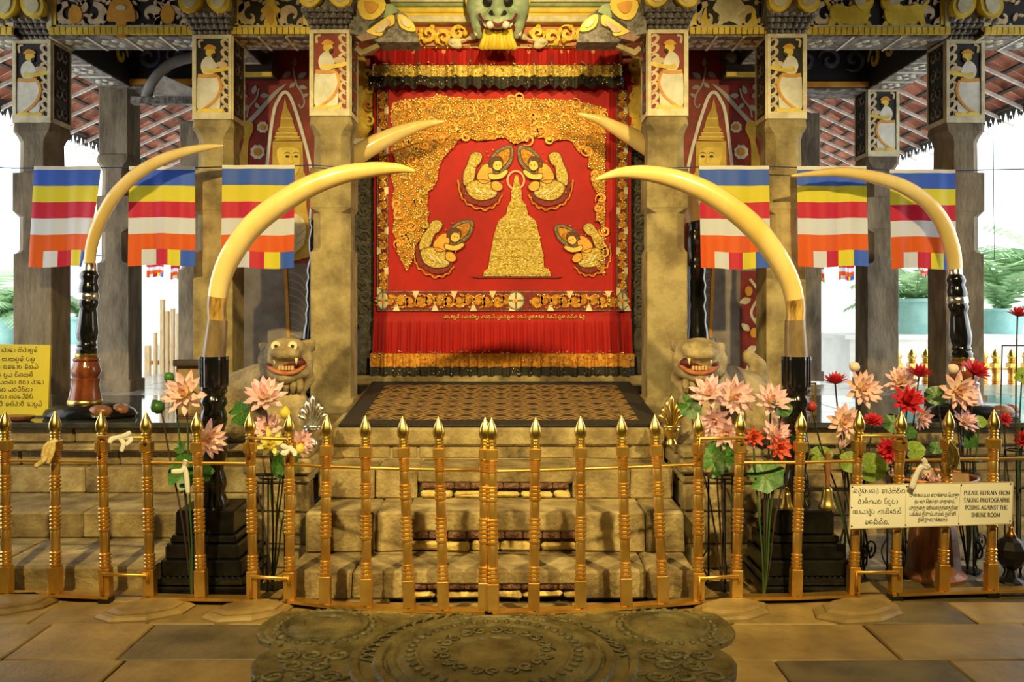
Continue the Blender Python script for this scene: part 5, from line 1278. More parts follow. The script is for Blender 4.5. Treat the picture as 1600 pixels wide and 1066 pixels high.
LEAFS = {('d', 0): leafm(GREEN, 0), ('d', 7): leafm(GREEN, 7), ('l', 0): leafm(GREENL, 0)}
VEIN = MB()
for k in range(9):
    a = -2.4+k*.6; VEIN.tube([(0, 0, .008), (.45*math.cos(a), .4*math.sin(a), .045*(.5+.5*math.cos(2*a))+.012), (.88*math.cos(a), .76*math.sin(a), .16*(.5+.5*math.cos(2*a))+.02)], [.014, .010, .004], 4)
VEINM = VEIN.mesh('vein', GREENL)
def leaf(px, py, r, face, foot, lab, kind=('d', 7), Y=None, roll=0):
    fx, fY = foot; Y = Y or fY; h = W(px, py, Y); R = r*Y/F; root = (X(fx, fY), fY, 0.0)
    t = thing('lotus_leaf', root, lab, 'leaf', 'artificial lotus leaves')
    m = Vector(face).normalized().to_track_quat('Z', 'Y').to_matrix() @ Matrix.Rotation(roll, 3, 'Z')
    c = link('leaf_blade', LEAFS[kind], t, h-Vector(root)); c.rotation_euler = m.to_euler(); c.scale = (R,)*3
    v = link('vein', VEINM, c)
    stem(t, root, h, None, kind[0] == 'd'); return t
FT = {'a': (300, 4.63), 'b': (425, 4.86), 'c': (1128, 4.86), 'd': (1193, 4.635), 'e': (1338, 5.0), 'f': (1404, 5.08), 'g': (1512, 5.16), 'h': (1586, 5.02)}
def hp(k, z=.6): return (X(FT[k][0], FT[k][1]), FT[k][1], z)
G1, G2 = 'pink lotuses left of the stair', 'lotuses right of the stair'
V = (0, -1, .1)
flower('pink', 290, 616, 37, (-.1, -1, .35), FT['a'], 'peach-pink open lotus with orange centre left of the left black collar', G1)
flower('pink', 322, 687, 33, (.75, -.8, .1), FT['a'], 'peach-pink lotus facing sideways in front of the left black turned column', G1, 4.72)
flower('rose', 414, 623, 37, (.1, -.75, .8), FT['b'], 'pale pink lotus just below the left lion statue', G1, 4.9, True, None, hp('b'))
flower('rose', 419, 671, 28, (-.1, -.9, .6), FT['b'], 'pale pink lotus directly above the yellow flower', G1, 4.92, True, None, hp('b'))
flower('rose', 468, 692, 25, (.5, -.8, .1), FT['b'], 'pale pink lotus half behind a fence post, right of the yellow flower', G1, 4.9, False, None, hp('b'))
flower('yellow', 424, 694, 27, (0, -1, .4), FT['b'], 'yellow frilled flower behind the upper bar, left of the stair', G1, 4.8, False, ((7, 20, 1, 1), (7, 45, .8, 1), (5, 68, .55, 1)), hp('b'))
flower('rose', 1108, 617, 33, (-.2, -.8, .7), FT['c'], 'pale pink lotus under the chin of the right lion statue', G2, 5.0, True, None, hp('c'))
flower('rose', 1146, 622, 36, (.25, -1, .35), FT['c'], 'large pale pink lotus beneath the right lion body', G2, 4.92, True, None, hp('c'))
flower('rose', 1118, 656, 30, (-.2, -.7, -.25), FT['c'], 'pale pink lotus between the gold vase and two fence finials', G2, 4.95, True, None, hp('c'))
flower('rose', 1134, 678, 30, (-.1, -1, -.1), FT['c'], 'pale pink lotus just above the bar joining two gold fence panels right of the stair', G2, 4.84, True, None, hp('c'))
flower('rose', 1205, 629, 32, (0, -.8, .6), FT['d'], 'pale pink lotus left of the right black turned column, with bright leaf below', G2, 4.72, True)
flower('rose', 1209, 680, 30, (.4, -.8, .5), FT['d'], 'pale pink lotus above two coral flowers', G2, 4.70)
PEO = ((8, 15, 1, 0), (9, 40, .9, 0), (9, 62, .8, 0), (6, 80, .7, 0))
flower('coral', 1177, 683, 20, V, FT['d'], 'left one of the two coral double flowers right of the stair', G2, 4.68, False, PEO)
flower('coral', 1217, 699, 23, V, FT['d'], 'lower right one of the two coral double flowers beside the black column', G2, 4.66, False, PEO)
flower('red', 1305, 599, 23, (0, -.15, 1), FT['e'], 'red lotus seen from the side, right of the fluted black collar', G2, 5.05, True)
flower('pink', 1346, 608, 32, (.1, -1, .3), FT['e'], 'peach-pink lotus beside the leftmost red one', G2, 5.02, True)
flower('pink', 1318, 660, 30, (.0, -1, .25), FT['e'], 'peach-pink lotus low behind two finials, beneath the leftmost red one', G2, 5.0, True)
flower('red', 1364, 660, 18, (0, -.5, .9), FT['e'], 'small red lotus between two gold finials', G2, 4.96, True)
flower('red', 1418, 628, 29, (-.1, -.9, .5), FT['f'], 'bright red open lotus in the middle of the right bunch', G2, 5.05, True)
flower('pink', 1408, 598, 27, (-.4, -.7, .6), FT['f'], 'peach-pink lotus behind the bright red open one', G2, 5.2, True)
flower('red', 1436, 588, 25, (.1, -.1, 1), FT['f'], 'dark red lotus seen from below, above the bright red open one', G2, 5.12, True)
flower('rose', 1437, 652, 22, (.5, -.8, -.2), FT['f'], 'pink lotus drooping just right of a gold finial', G2, 5.1, True)
flower('red', 1391, 704, 24, (-.5, -.9, .1), FT['f'], 'red lotus hanging low under the short upper bar', G2, 5.05, True)
flower('red', 1522, 583, 26, (.2, -.6, .8), FT['g'], 'red lotus over the brown foot of the right slender tusk stand', G2, 5.15, True)
flower('pink', 1496, 613, 33, (0, -1, .2), FT['g'], 'large peach-pink lotus with yellow centre at the right tusk stand', G2, 5.1, True)
flower('rose', 1506, 660, 23, (.2, -.7, .6), FT['g'], 'pink lotus below the large peach-pink one, near the right end', G2, 5.12, True)
flower('red', 1590, 494, 20, (.1, -.2, 1), FT['h'], 'red lotus on a tall stem at the right edge', G2, 5.05, True)
flower('red', 1569, 656, 13, (0, -.8, .5), FT['h'], 'tiny red lotus above the last fence post', G2, 5.05, True)
flower('red', 1598, 686, 16, (-.4, -.8, .2), FT['h'], 'red lotus low at the right edge, below the tiny one', G2, 5.05, True)
flower('rose', 1313, 702, 15, (.1, -.6, .8), FT['e'], 'half-closed pale pink lotus above the brass handbell', G2, 4.98, True, ((5, 50, 1.3, 1), (4, 68, 1.2, 1)))
bud(265, 590, 9, FT['a'], 'pink-tipped green bud above the peach-pink lotus at left', 'pink', -1.0, green=True, Y=4.7)
bud(247, 637, 12, FT['a'], 'green bud at the left end of the flower bunch', 'pink', -.6, green=True, dark=True, Y=4.7)
bud(446, 647, 10, FT['b'], 'cream round bud right of the pale pink lotuses', 'yellow', 0, Y=4.85)
bud(468, 703, 9, FT['b'], 'cream bud low behind the fence post, above a smaller one', 'yellow', .3, Y=4.86)
bud(1336, 574, 9, FT['e'], 'pink bud with dark leaf at top of the right bunch, by the grey column', 'rose', -.9, Y=5.08, dark=True)
bud(1490, 577, 9, FT['g'], 'pink bud left of the red lotus at the right tusk stand', 'rose', -.9, Y=5.2, dark=True)
bud(1268, 636, 9, FT['e'], 'small red bud against the right black column', 'red', -.2, Y=4.96, dark=True)
leaf(377, 645, 24, (-.5, -.9, .2), FT['b'], 'green leaf left of the pale pink lotus under the left lion', ('d', 7), 4.95, .5)
leaf(287, 738, 30, (-.2, -1, .2), FT['a'], 'large dark leaf behind the white ribbon bow', ('d', 0), 4.64, 1.2)
leaf(312, 738, 22, (.5, -1, .2), FT['a'], 'dark leaf just right of the large dark leaf, behind a post', ('d', 7), 4.66)
leaf(444, 728, 24, (.5, -1, .0), FT['b'], 'dark hanging leaf beneath the yellow flower', ('d', 0), 4.82, 1.5)
leaf(282, 700, 12, (-.3, -1, .4), FT['a'], 'small dark leaf on the stem below the peach-pink lotus', ('d', 7), 4.68)
leaf(1078, 636, 22, (-.2, -1, .3), FT['c'], 'green fan leaf right of the gold vase', ('d', 7), 5.02, -.6)
leaf(1120, 718, 32, (-.3, -1, .3), FT['c'], 'large bright leaf under the short upper bar right of the stair', ('d', 7), 4.82, 1.0)
leaf(1221, 638, 18, (.3, -.8, .6), FT['d'], 'bright oval leaf against the right black column', ('d', 0), 4.68)
leaf(1196, 745, 32, (-.3, -1, .5), FT['d'], 'broad dark leaf spreading low left of the right fence post', ('d', 7), 4.66, .4)
leaf(1236, 690, 14, (.4, -1, .2), FT['d'], 'small leaf beside the coral flower', ('d', 0), 4.70)
leaf(1283, 712, 18, (-.2, -1, .3), FT['e'], 'light leaf left of the bell handle', ('l', 0), 4.99)
leaf(1360, 730, 27, (.2, -1, .2), FT['e'], 'large yellow-green round leaf beside the post above the notice', ('l', 0), 4.9)
leaf(1330, 722, 20, (-.3, -1, .3), FT['e'], 'yellow-green leaf behind the post left of the notice', ('l', 0), 4.95)
leaf(1428, 704, 18, (.2, -1, .3), FT['f'], 'light green leaf over the flower tray', ('l', 0), 5.05)
leaf(1463, 618, 18, (-.5, -1, .4), FT['g'], 'dim green leaf left of the large peach-pink lotus', ('d', 0), 5.2)
leaf(1396, 662, 20, (-.2, -1, .5), FT['f'], 'dark leaf right of the small red lotus', ('d', 7), 5.06)
leaf(1421, 676, 13, (.3, -1, .3), FT['f'], 'small dark leaf right of a finial under the drooping lotus', ('d', 7), 5.06)
leaf(1463, 700, 12, (-.3, -1, .3), FT['g'], 'small bright leaf left of the gold tassel', ('d', 0), 5.16)
leaf(1512, 688, 17, (.2, -1, .2), FT['g'], 'round leaf right of the gold tassel', ('d', 7), 5.14)
leaf(1531, 659, 12, (.4, -1, .5), FT['g'], 'small light leaf left of the last finial', ('l', 0), 5.14)
leaf(1597, 586, 14, (-.4, -1, .2), FT['h'], 'light leaf on the tall stem at the right edge', ('l', 0), 5.04)
# iron stands holding the stems
def stand(key, h, r, lab, scrolls=False):
    x, Y, _ = hp(key); t = thing('flower_stand', (x, Y, 0), lab, 'stand')
    n = 20; q = MB(); q.tube([(x+r*math.cos(2*PI*k/n), Y+r*math.sin(2*PI*k/n), h) for k in range(n+1)], .005, 6, False); q.build('hoop', IRON, t, True)
    for k in range(3):
        a = .5+2*PI*k/3; c, s = math.cos(a), math.sin(a)
        q = MB(); q.tube([(x+r*c, Y+r*s, h), (x+r*c, Y+r*s, .03), (x+r*1.25*c, Y+r*1.25*s, .0)], .0055, 6); q.build('leg', IRON, t, True)
        q = MB(); q.tube([(x+r*c*(1.0+.5*math.sin(PI*i/10)), Y+r*s*(1+.5*math.sin(PI*i/10)), .04+.16*i/10) for i in range(11)], .004, 6); q.build('brace', IRON, t, True)
        if scrolls:
            q = MB(); sp = [(x+c*(r+.05+u), Y+s*(r+.05+u), v) for u, v in spiral(.0, .16, .055, .012, -PI/2, 1.3, 16)]; q.tube([(x+r*c, Y+r*s, .30)]+sp[:1]+sp, .006, 6); q.build('scroll', IRON, t, True)
    q = MB(); q.lathe([(r*1.1, .0), (r*1.1, .008), (.01, .010)], 18, (x, Y, 0)); q.build('base', IRON, t)
stand('b', .60, .07, 'black iron flower stand with hoop left of the stair')
stand('c', .60, .075, 'black iron flower stand with hoop right of the stair')
stand('e', .62, .06, 'black iron flower stand with scrolls behind the left part of the white notice', True)
stand('f', .62, .06, 'black iron flower stand behind the middle of the white notice', False)
stand('g', .64, .07, 'black iron scrolled flower stand right of the wooden pedestal', True)
stand('h', .72, .05, 'black iron flower stand at the right edge', False)
t = thing('wire_frame', (X(1590, 4.95), 4.95, 0), 'tall thin black wire frame at the right edge', 'frame')
for a, b in (((1566, 540), (1556, 915)), ((1566, 540), (1640, 540)), ((1640, 540), (1640, 915)), ((1556, 869), (1640, 869))):
    q = MB(); q.tube([W(*a, 4.95), W(*b, 4.95)], .004, 6); q.build('wire', IRON, t, True)
# bells on the pedestal
def bell(px, Y, z, s, handle, lab):
    x = X(px, Y); t = thing('handbell', (x, Y, z), lab, 'bell')
    q = MB(); q.lathe([(.046*s, z), (.047*s, z+.006*s), (.038*s, z+.022*s), (.030*s, z+.05*s), (.026*s, z+.085*s), (.022*s, z+.10*s), (.010*s, z+.108*s)], 20, (x, Y, 0)); q.build('bell_body', BRASS2, t, 60)
    q = MB()
    if handle: q.lathe([(.011, z+.105*s), (.014, z+.13*s), (.010, z+.15*s), (.016, z+.18*s), (.018, z+.22*s), (.014, z+.26*s), (.017, z+.275*s), (.004, z+.285*s)], 14, (x, Y, 0)); q.build('handle', WOODB, t, 60)
    else: n = 12; q.tube([(x+.011*math.cos(2*PI*k/n), Y, z+.118*s+.011*math.sin(2*PI*k/n)) for k in range(n+1)], .003, 6, False); q.build('ring', BRASS2, t, True)
zt = Z(788, YA)
bell(1293, 4.84, zt, 1.05, True, 'brass handbell with wooden handle on the right black pedestal')
bell(1229, 4.82, zt, .85, False, 'small brass bell left of the handled one on the right black pedestal')
# wooden pedestal with flower tray
Yp = 5.05; xp = X(1458, Yp); t = thing('wooden_pedestal', (xp, Yp, 0), 'tapering brown wooden pedestal with triangular cut-outs behind the white notice', 'pedestal')
q = MB(); q.lathe([(.17, 0), (.175, .02), (.15, .045)], 24, (xp, Yp, 0)); q.build('round_base', WOODB, t, 50)
q = MB(); q.lathe([(.145, .045), (.125, .25), (.10, .42), (.125, .45)], 8, (xp, Yp, 0), Matrix.Rotation(PI/8, 3, 'Z')); q.build('body', WOODB, t)
for k in range(8):
    a = -PI/2+k*PI/4
    for z, s in ((.12, .035), (.21, .032), (.31, .028)):
        rr = .136-.088*(z-.045)*1.15+.001; rr *= .925; c = Vector((xp+rr*math.cos(a), Yp+rr*math.sin(a), z)); tg = Vector((-math.sin(a), math.cos(a), 0)); q = MB()
        q.add([c-tg*s*.6+Vector((0, 0, -s*.7)), c+tg*s*.6+Vector((0, 0, -s*.7)), c+Vector((-.1*math.cos(a)*s, -.1*math.sin(a)*s, s))]+[p+Vector((math.cos(a), math.sin(a), 0))*.004 for p in (c-tg*s*.6+Vector((0, 0, -s*.7)), c+tg*s*.6+Vector((0, 0, -s*.7)), c+Vector((0, 0, s)))], [(0, 1, 2), (3, 4, 5), (0, 1, 4, 3), (1, 2, 5, 4), (2, 0, 3, 5)]); q.build('cutout_dark', BLACKP, t)  # black triangles painted on for the dark inside the cut-outs
t = thing('flower_tray', (xp, Yp, .45), 'dark round tray with orange rim on the wooden pedestal', 'tray')
q = MB(); q.lathe([(.10, .451), (.20, .48), (.225, .53), (.232, .565), (.222, .565), (.19, .50), (.02, .49)], 28, (xp, Yp, 0)); q.build('bowl', M('tray_maroon', (.06, .012, .01), (.12, .03, .02), .35, scale=10), t, 50)
q = MB(); n = 36; q.tube([(xp+.228*math.cos(2*PI*k/n), Yp+.228*math.sin(2*PI*k/n), .567) for k in range(n+1)], .009, 8, False); q.build('rim', M('tray_orange', (.62, .22, .05), (.70, .32, .10), .35, scale=10), t, True)
for k in range(26):
    a = random.uniform(0, 2*PI); r = random.uniform(.02, .17)*1.0; o = thing('loose_blossom', (xp+r*math.cos(a), Yp+r*math.sin(a), .512+random.uniform(0, .02)), 'loose pink or violet blossom heaped in the flower tray', 'flower', 'blossoms in the tray')
    for q2 in range(6):
        c = link('petal', PET[random.choice(('rose', 'red', 'pink'))][1], o); c.rotation_euler = (0, -random.uniform(.2, 1.0), q2*PI/3+random.uniform(-.2, .2)); c.rotation_mode = 'XYZ'; c.scale = (.042,)*3
    q = MB(); q.ball(origin(o), (.012, .012, .012), 7, 5); q.build('flower_centre', CENT, o, True)
t = thing('cardboard_flap', W(1488, 752, 4.66), 'brown cardboard scrap tucked behind the white notice', 'cardboard')
q = MB(); A = [W(1470, 768, 4.69), W(1516, 772, 4.70), W(1514, 742, 4.78), W(1486, 738, 4.77)]; q.add(A+[p+Vector((0, .006, .003)) for p in A], [(0, 1, 2, 3), (7, 6, 5, 4), (0, 4, 5, 1), (1, 5, 6, 2), (2, 6, 7, 3), (3, 7, 4, 0)]); q.build('sheet', M('cardboard', (.20, .11, .045), (.27, .16, .07), .8, scale=9), t)
q = MB(); q.tube([A[0], A[3]], .003, 6); q.build('crease', M('cardboard_dark', (.14, .07, .03), rough=.8), t)
# incense burner
Yb = 4.95; xb = X(1580, Yb); t = thing('incense_burner', (xb, Yb, 0), 'black metal incense burner with a long handle at the right edge', 'burner')
q = MB(); q.lathe([(.075, 0), (.07, .012), (.03, .03), (.022, .07), (.06, .10), (.088, .15), (.088, .19), (.06, .23), (.03, .25)], 10, (xb, Yb, 0)); q.build('pot', IRON, t)
q = MB(); q.lathe([(.03, .248), (.022, .27), (.012, .285), (.014, .30), (.002, .315)], 10, (xb, Yb, 0)); q.build('knob', BRASSD, t, True)
q = MB(); q.tube([(xb+.06, Yb-.02, .14), (xb+.16, Yb-.06, .07), (xb+.34, Yb-.1, .0)], [.026, .022, .018], 10); q.build('handle', IRON, t, True)
# framed plaques on the terrace
t = thing('framed_plaque', (X(292, 6.25), 6.25, .758), 'small wooden framed plaque with dark top behind the left black collar', 'plaque')
q = MB(); q.rbox(X(276, 6.25), X(322, 6.25), 6.24, 6.27, .758, Z(572, 6.25), .004); q.build('frame', WOODB, t)
q = MB(); q.bb(X(280, 6.25), X(322, 6.25), 6.232, 6.245, .775, Z(577, 6.25)); q.build('panel', M('plaque_tan', (.20, .13, .05), (.34, .23, .10), .5, scale=8), t)
q = MB(); q.rbox(X(274, 6.25), X(324, 6.25), 6.2, 6.29, Z(572, 6.25), Z(562, 6.25), .004); q.build('lid', DARKW, t)
t = thing('lattice_frame', (X(1266, 6.2), 6.2, .758), 'narrow gold lattice frame just right of the right black column', 'frame')
x0, x1, z0, z1 = X(1254, 6.2), X(1275, 6.2), .76, Z(598, 6.2)
for a, b, c, d in ((x0, x1, z0, z0+.012), (x0, x1, z1-.012, z1), (x0, x0+.01, z0, z1), (x1-.01, x1, z0, z1)): q = MB(); q.bb(a, b, 6.19, 6.21, c, d); q.build('rail', BRASS2, t)
for k in range(7): q = MB(); zz = z0+.03+k*(z1-z0-.05)/6; q.tube([((x0+x1)/2+.026*math.cos(i*PI/5), 6.2, zz+.014*math.sin(i*PI/5)) for i in range(11)], .003, 5, False); q.build('ring', BRASS2, t)
# old octagonal stone bases under the fence
for px, Y, s, lab in ((228, 4.46, 1.0, 'octagonal old stone base under the joint of the two leftmost fence panels'), (388, 4.45, .95, 'octagonal old stone base just left of the carved moonstone'), (1142, 4.47, .95, 'octagonal old stone base just right of the carved moonstone'), (1340, 4.46, 1.1, 'octagonal old stone base below the left end of the white notice'), (14, 4.55, 1.0, 'rounded old stone base at the left edge of the fence')):
    x = X(px, Y); t = thing('octagonal_stone', (x, Y, 0), lab, 'stone base'); R = Matrix.Rotation(PI/8, 3, 'Z')
    q = MB(); q.lathe([(.235*s, -.01), (.235*s, .008), (.215*s, .02), (.19*s, .024)], 8, (x, Y, 0), R, sy=.62); q.build('lower_step', SLABF, t)
    q = MB(); q.lathe([(.185*s, .01), (.18*s, .030), (.15*s, .04)], 8, (x, Y, 0), R, sy=.62); q.build('upper_step', SLABF, t)
# ================================================================ CARVED MOONSTONE
mcx = -.075; EDGE = [(4.42, 1.055), (4.34, 1.085), (4.24, 1.11), (4.13, 1.105), (4.04, 1.065), (3.97, .985), (3.92, .985), (3.86, 1.015), (3.76, 1.02), (3.64, .985), (3.53, .90), (3.46, .87), (3.38, .84), (3.25, .72), (3.1, .5), (3.0, .2)]
def hw(y):
    for (a, b), (c, d) in zip(EDGE, EDGE[1:]):
        if c <= y <= a: return b+(d-b)*(a-y)/(a-c)
    return 0
def sst(e0, e1, x): x = min(1, max(0, (x-e0)/(e1-e0))); return x*x*(3-2*x)
def mh(x, y):
    X_ = abs(x); h = .020; w = hw(y); e = min(w-X_, 4.42-y)
    r = math.hypot(x, y-3.84); rr = math.hypot(X_-.80, y-4.20)
    if e < .035: return .020+.006*math.sin(min(1, max(0, e)/.035)*PI)
    if 4.42-y < .09: return .020+.006*max(0, math.sin(x*75))*(1 if .045 < 4.42-y < .08 else 0)
    if r < .62: return .020+(.014*sst(0, .5, math.sin((r-.47)*PI/.05)) if r > .47 else 0)
    if rr < .27: return .020+(.008*abs(math.sin(rr*PI/.04)) if rr > .205 else 0)
    return .020
    k = 26; a = math.sin(k*X_+2.2*math.sin(k*.55*y)); b = math.sin(k*y*1.05+2.4*math.sin(k*.5*X_+1)); v = a*b
    return .014+.022*sst(.08, .40, abs(v))
ms = thing('moonstone', (mcx, 4.0, 0), 'dark carved semicircular moonstone slab in the floor before the stair', 'stone slab')
q = MB(); nx, ny = 300, 150; ys = [3.02+(4.42-3.02)*j/ny for j in range(ny+1)]; vs = []
for y in ys:
    w = max(.02, hw(y)); 
    for i in range(nx+1): x = -w+2*w*i/nx; vs.append((mcx+x, y, mh(x, y)))
fs = [(j*(nx+1)+i, j*(nx+1)+i+1, (j+1)*(nx+1)+i+1, (j+1)*(nx+1)+i) for j in range(ny) for i in range(nx)]
rim = [j*(nx+1) for j in range(ny+1)]+[ny*(nx+1)+i for i in range(1, nx+1)]+[j*(nx+1)+nx for j in range(ny-1, -1, -1)]
b = len(vs); vs += [(vs[i][0], vs[i][1], -.01) for i in rim]; fs += [(rim[k], rim[k+1], b+k+1, b+k) for k in range(len(rim)-1)]
q.add(vs, fs); q.build('carved_slab', MOON, ms, 40)
q = MB(); q.lathe([(.46, .02), (.455, .034), (.43, .040), (.415, .030), (.40, .040), (.33, .048), (.315, .038), (.30, .046), (.16, .052), (.15, .044), (.13, .050), (.01, .053)], 64, (mcx, 3.84, 0)); q.build('central_disc', MOON, ms, 40)
for s in (-1, 1):
    q = MB(); q.lathe([(.205, .02), (.20, .036), (.185, .042), (.172, .030), (.16, .040), (.10, .047), (.09, .038), (.01, .046)], 40, (mcx+s*.80, 4.20, 0)); q.build('roundel', MOON, ms, 40)
    for k in range(26):
        a = 2*PI*k/26; q = MB(); q.ball((mcx+s*.80+.222*math.cos(a), 4.20+.222*math.sin(a), .026), (.017, .017, .010), 7, 4); q.build('bead', MOON, ms, True)
    for k in range(7): q = MB(); q.tube([(mcx+s*(u+.965), v+3.98+k*.055, .024) for u, v in spiral(0, 0, .038, .01, k*2, 1.3*(-1)**k, 14)], .006, 5); q.build('carved_curl', MOON, ms, True)
for k in range(44):
    a = 2*PI*k/44; q = MB(); q.ball((mcx+.36*math.cos(a), 3.84+.36*math.sin(a), .047), (.024, .013, .011), 7, 4, Matrix.Rotation(a, 3, 'Z')); q.build('carved_petal', MOON, ms, True)
for k in range(20):
    a = 2*PI*k/20; q = MB(); q.tube([(mcx+.225*math.cos(a)+u, 3.84+.225*math.sin(a)+v, .053) for u, v in spiral(0, 0, .036, .008, a, 1.2*(-1)**k, 12)], .006, 5); q.build('carved_curl', MOON, ms, True)
rs = random.Random(4); spots = []
for j in range(11):
    for i in range(19):
        x, y = -1.0+i*.111+(j % 2)*.055, 4.30-j*.112; X_ = abs(x)
        if X_ > hw(y)-.075 or math.hypot(x, y-3.84) < .665 or math.hypot(X_-.80, y-4.20) < .30 or y > 4.30: continue
        q = MB(); sg = (1 if x > 0 else -1)*(-1)**(i+j); sp = spiral(mcx+x, y, .058, .010, i*1.3+j, 1.35*sg, 18)
        q.tube([(u, v, .022) for u, v in sp], [.004+.008*math.sin(PI*n/18) for n in range(19)], 6); q.build('carved_vine', MOON, ms, True)
        q = MB(); a = i*1.3+j+2.4; q.ball((mcx+x+.068*math.cos(a), y+.068*math.sin(a), .022), (.030, .013, .009), 7, 4, Matrix.Rotation(a+.8, 3, 'Z')); q.build('carved_leaf', MOON, ms, True)
for k in range(30):
    a = PI*k/29; q = MB(); q.tube([(mcx+(.54+.035*math.sin(i))*math.cos(a+.03*i), 3.84+(.54+.03*math.cos(i*1.3))*math.sin(a+.03*i), .026) for i in range(5)], .006, 5); q.build('carved_leaf', MOON, ms, True)
# ================================================================ LETTERING
INK = M('ink', (.03, .03, .03), rough=.7)
def arcp(cx, cy, r, a0, a1, n=10): return [(cx+r*math.cos(math.radians(a0+(a1-a0)*k/n)), cy+r*math.sin(math.radians(a0+(a1-a0)*k/n))) for k in range(n+1)]
A_ = arcp
SG = {  # round letters: advance, strokes
 'ka': (1.35, [A_(.24, .26, .22, 90, 450), A_(.68, .45, .45, 175, -40), A_(.86, .3, .26, -20, -200)]), 'ra': (.75, [A_(.34, .3, .3, 130, 420), A_(.36, .78, .2, -95, 150)]),
 'na2': (1.5, [A_(.22, .3, .2, 0, 360), A_(.55, .45, .5, 170, 10), A_(.75, .3, .26, 90, -180), A_(1.16, .3, .26, 180, -90)]), 'va': (.95, [A_(.42, .4, .4, 150, -150), A_(.3, .3, .17, 0, 360)]),
 'da': (.9, [A_(.4, .34, .34, 150, 400), A_(.52, .8, .22, -100, 150)]), 'sa': (1.25, [A_(.32, .34, .32, 60, 330), A_(.86, .34, .32, -150, 150), [(.34, .66), (.86, .64)]]), 'ta': (.9, [A_(.42, .4, .4, 130, 400), A_(.3, .72, .12, 0, 300)]),
 'na': (1.2, [A_(.26, .28, .24, 90, 450), A_(.62, .42, .42, 165, -60), A_(.86, .2, .14, 180, 400)]), 'ma': (.95, [A_(.4, .34, .34, 100, 410), A_(.42, .78, .2, -70, 260)]), 'la': (1.05, [A_(.46, .42, .42, 200, -60), A_(.32, .3, .18, 0, 360)]),
 'ga': (1.15, [A_(.28, .3, .27, -20, 260), A_(.72, .4, .4, 165, -80)]), 'ya': (1.15, [A_(.28, .34, .28, 150, 380), A_(.78, .38, .36, 200, -90+540)]), 'pa': (.95, [A_(.42, .4, .38, 130, 410), [(.16, .66), (.2, .95), (.36, .9)]]), 'ca': (1.3, [A_(.3, .38, .3, 20, 340), A_(.9, .36, .34, -170, 160), A_(.7, .3, .14, 0, 360)]),
 'ha': (1.0, [A_(.42, .36, .36, 120, 420), A_(.3, .8, .16, -60, 220)]), 'dha': (1.0, [A_(.45, .45, .42, 60, 330), A_(.5, .3, .18, 0, 360)]), 'ba': (1.2, [A_(.3, .32, .3, 30, 330), A_(.82, .36, .34, 160, -160), [(.3, .85), (.9, .85)]]),
 'aa': (.5, [A_(.05, .42, .4, 80, -85)]), 'ae': (.5, [A_(.08, .62, .22, 150, -90), A_(.1, .2, .2, 90, -80)]), 'e': (.6, [A_(.3, .4, .28, 40, 340), A_(.24, .3, .12, 0, 360)]), '.': (.35, [A_(.1, .05, .06, 0, 360, 6)]), ' ': (.62, [])}
SO = {'i': lambda w: [A_(w*.45, .98, .26, 10, 190)], 'ii': lambda w: [A_(w*.45, .98, .26, 0, 190), A_(w*.45+.24, 1.1, .09, 0, 360, 8)], 'u': lambda w: [A_(w*.5, -.22, .24, 150, 380)], 'uu': lambda w: [A_(w*.5, -.2, .2, 100, 400), A_(w*.5+.25, -.3, .16, 180, 400)], 'x': lambda w: [A_(w*.62, 1.12, .18, -60, 200)]}
def sinhala(words_):
    """words: strings of letters joined by '-', over/under signs after '+' -> strokes, width"""
    out = []; x = 0
    for wi, wd_ in enumerate(words_.split()):
        if wi: x += .62
        for g in wd_.split('-'):
            base, *sg = g.split('+'); adv, st = SG[base]
            for s in st: out.append([(x+a, b) for a, b in s])
            for s in sg: out += [[(x+a, b) for a, b in k] for k in SO[s](adv)]
            x += adv+.1
    return out, x-.1
def put_strokes(mb, strokes, width, cx, cy, w, h, f, d, wt):
    s = w/width
    for st in strokes: band(mb, [(cx-w/2+a*s, cy-b*h) for a, b in st], wt, f, d)
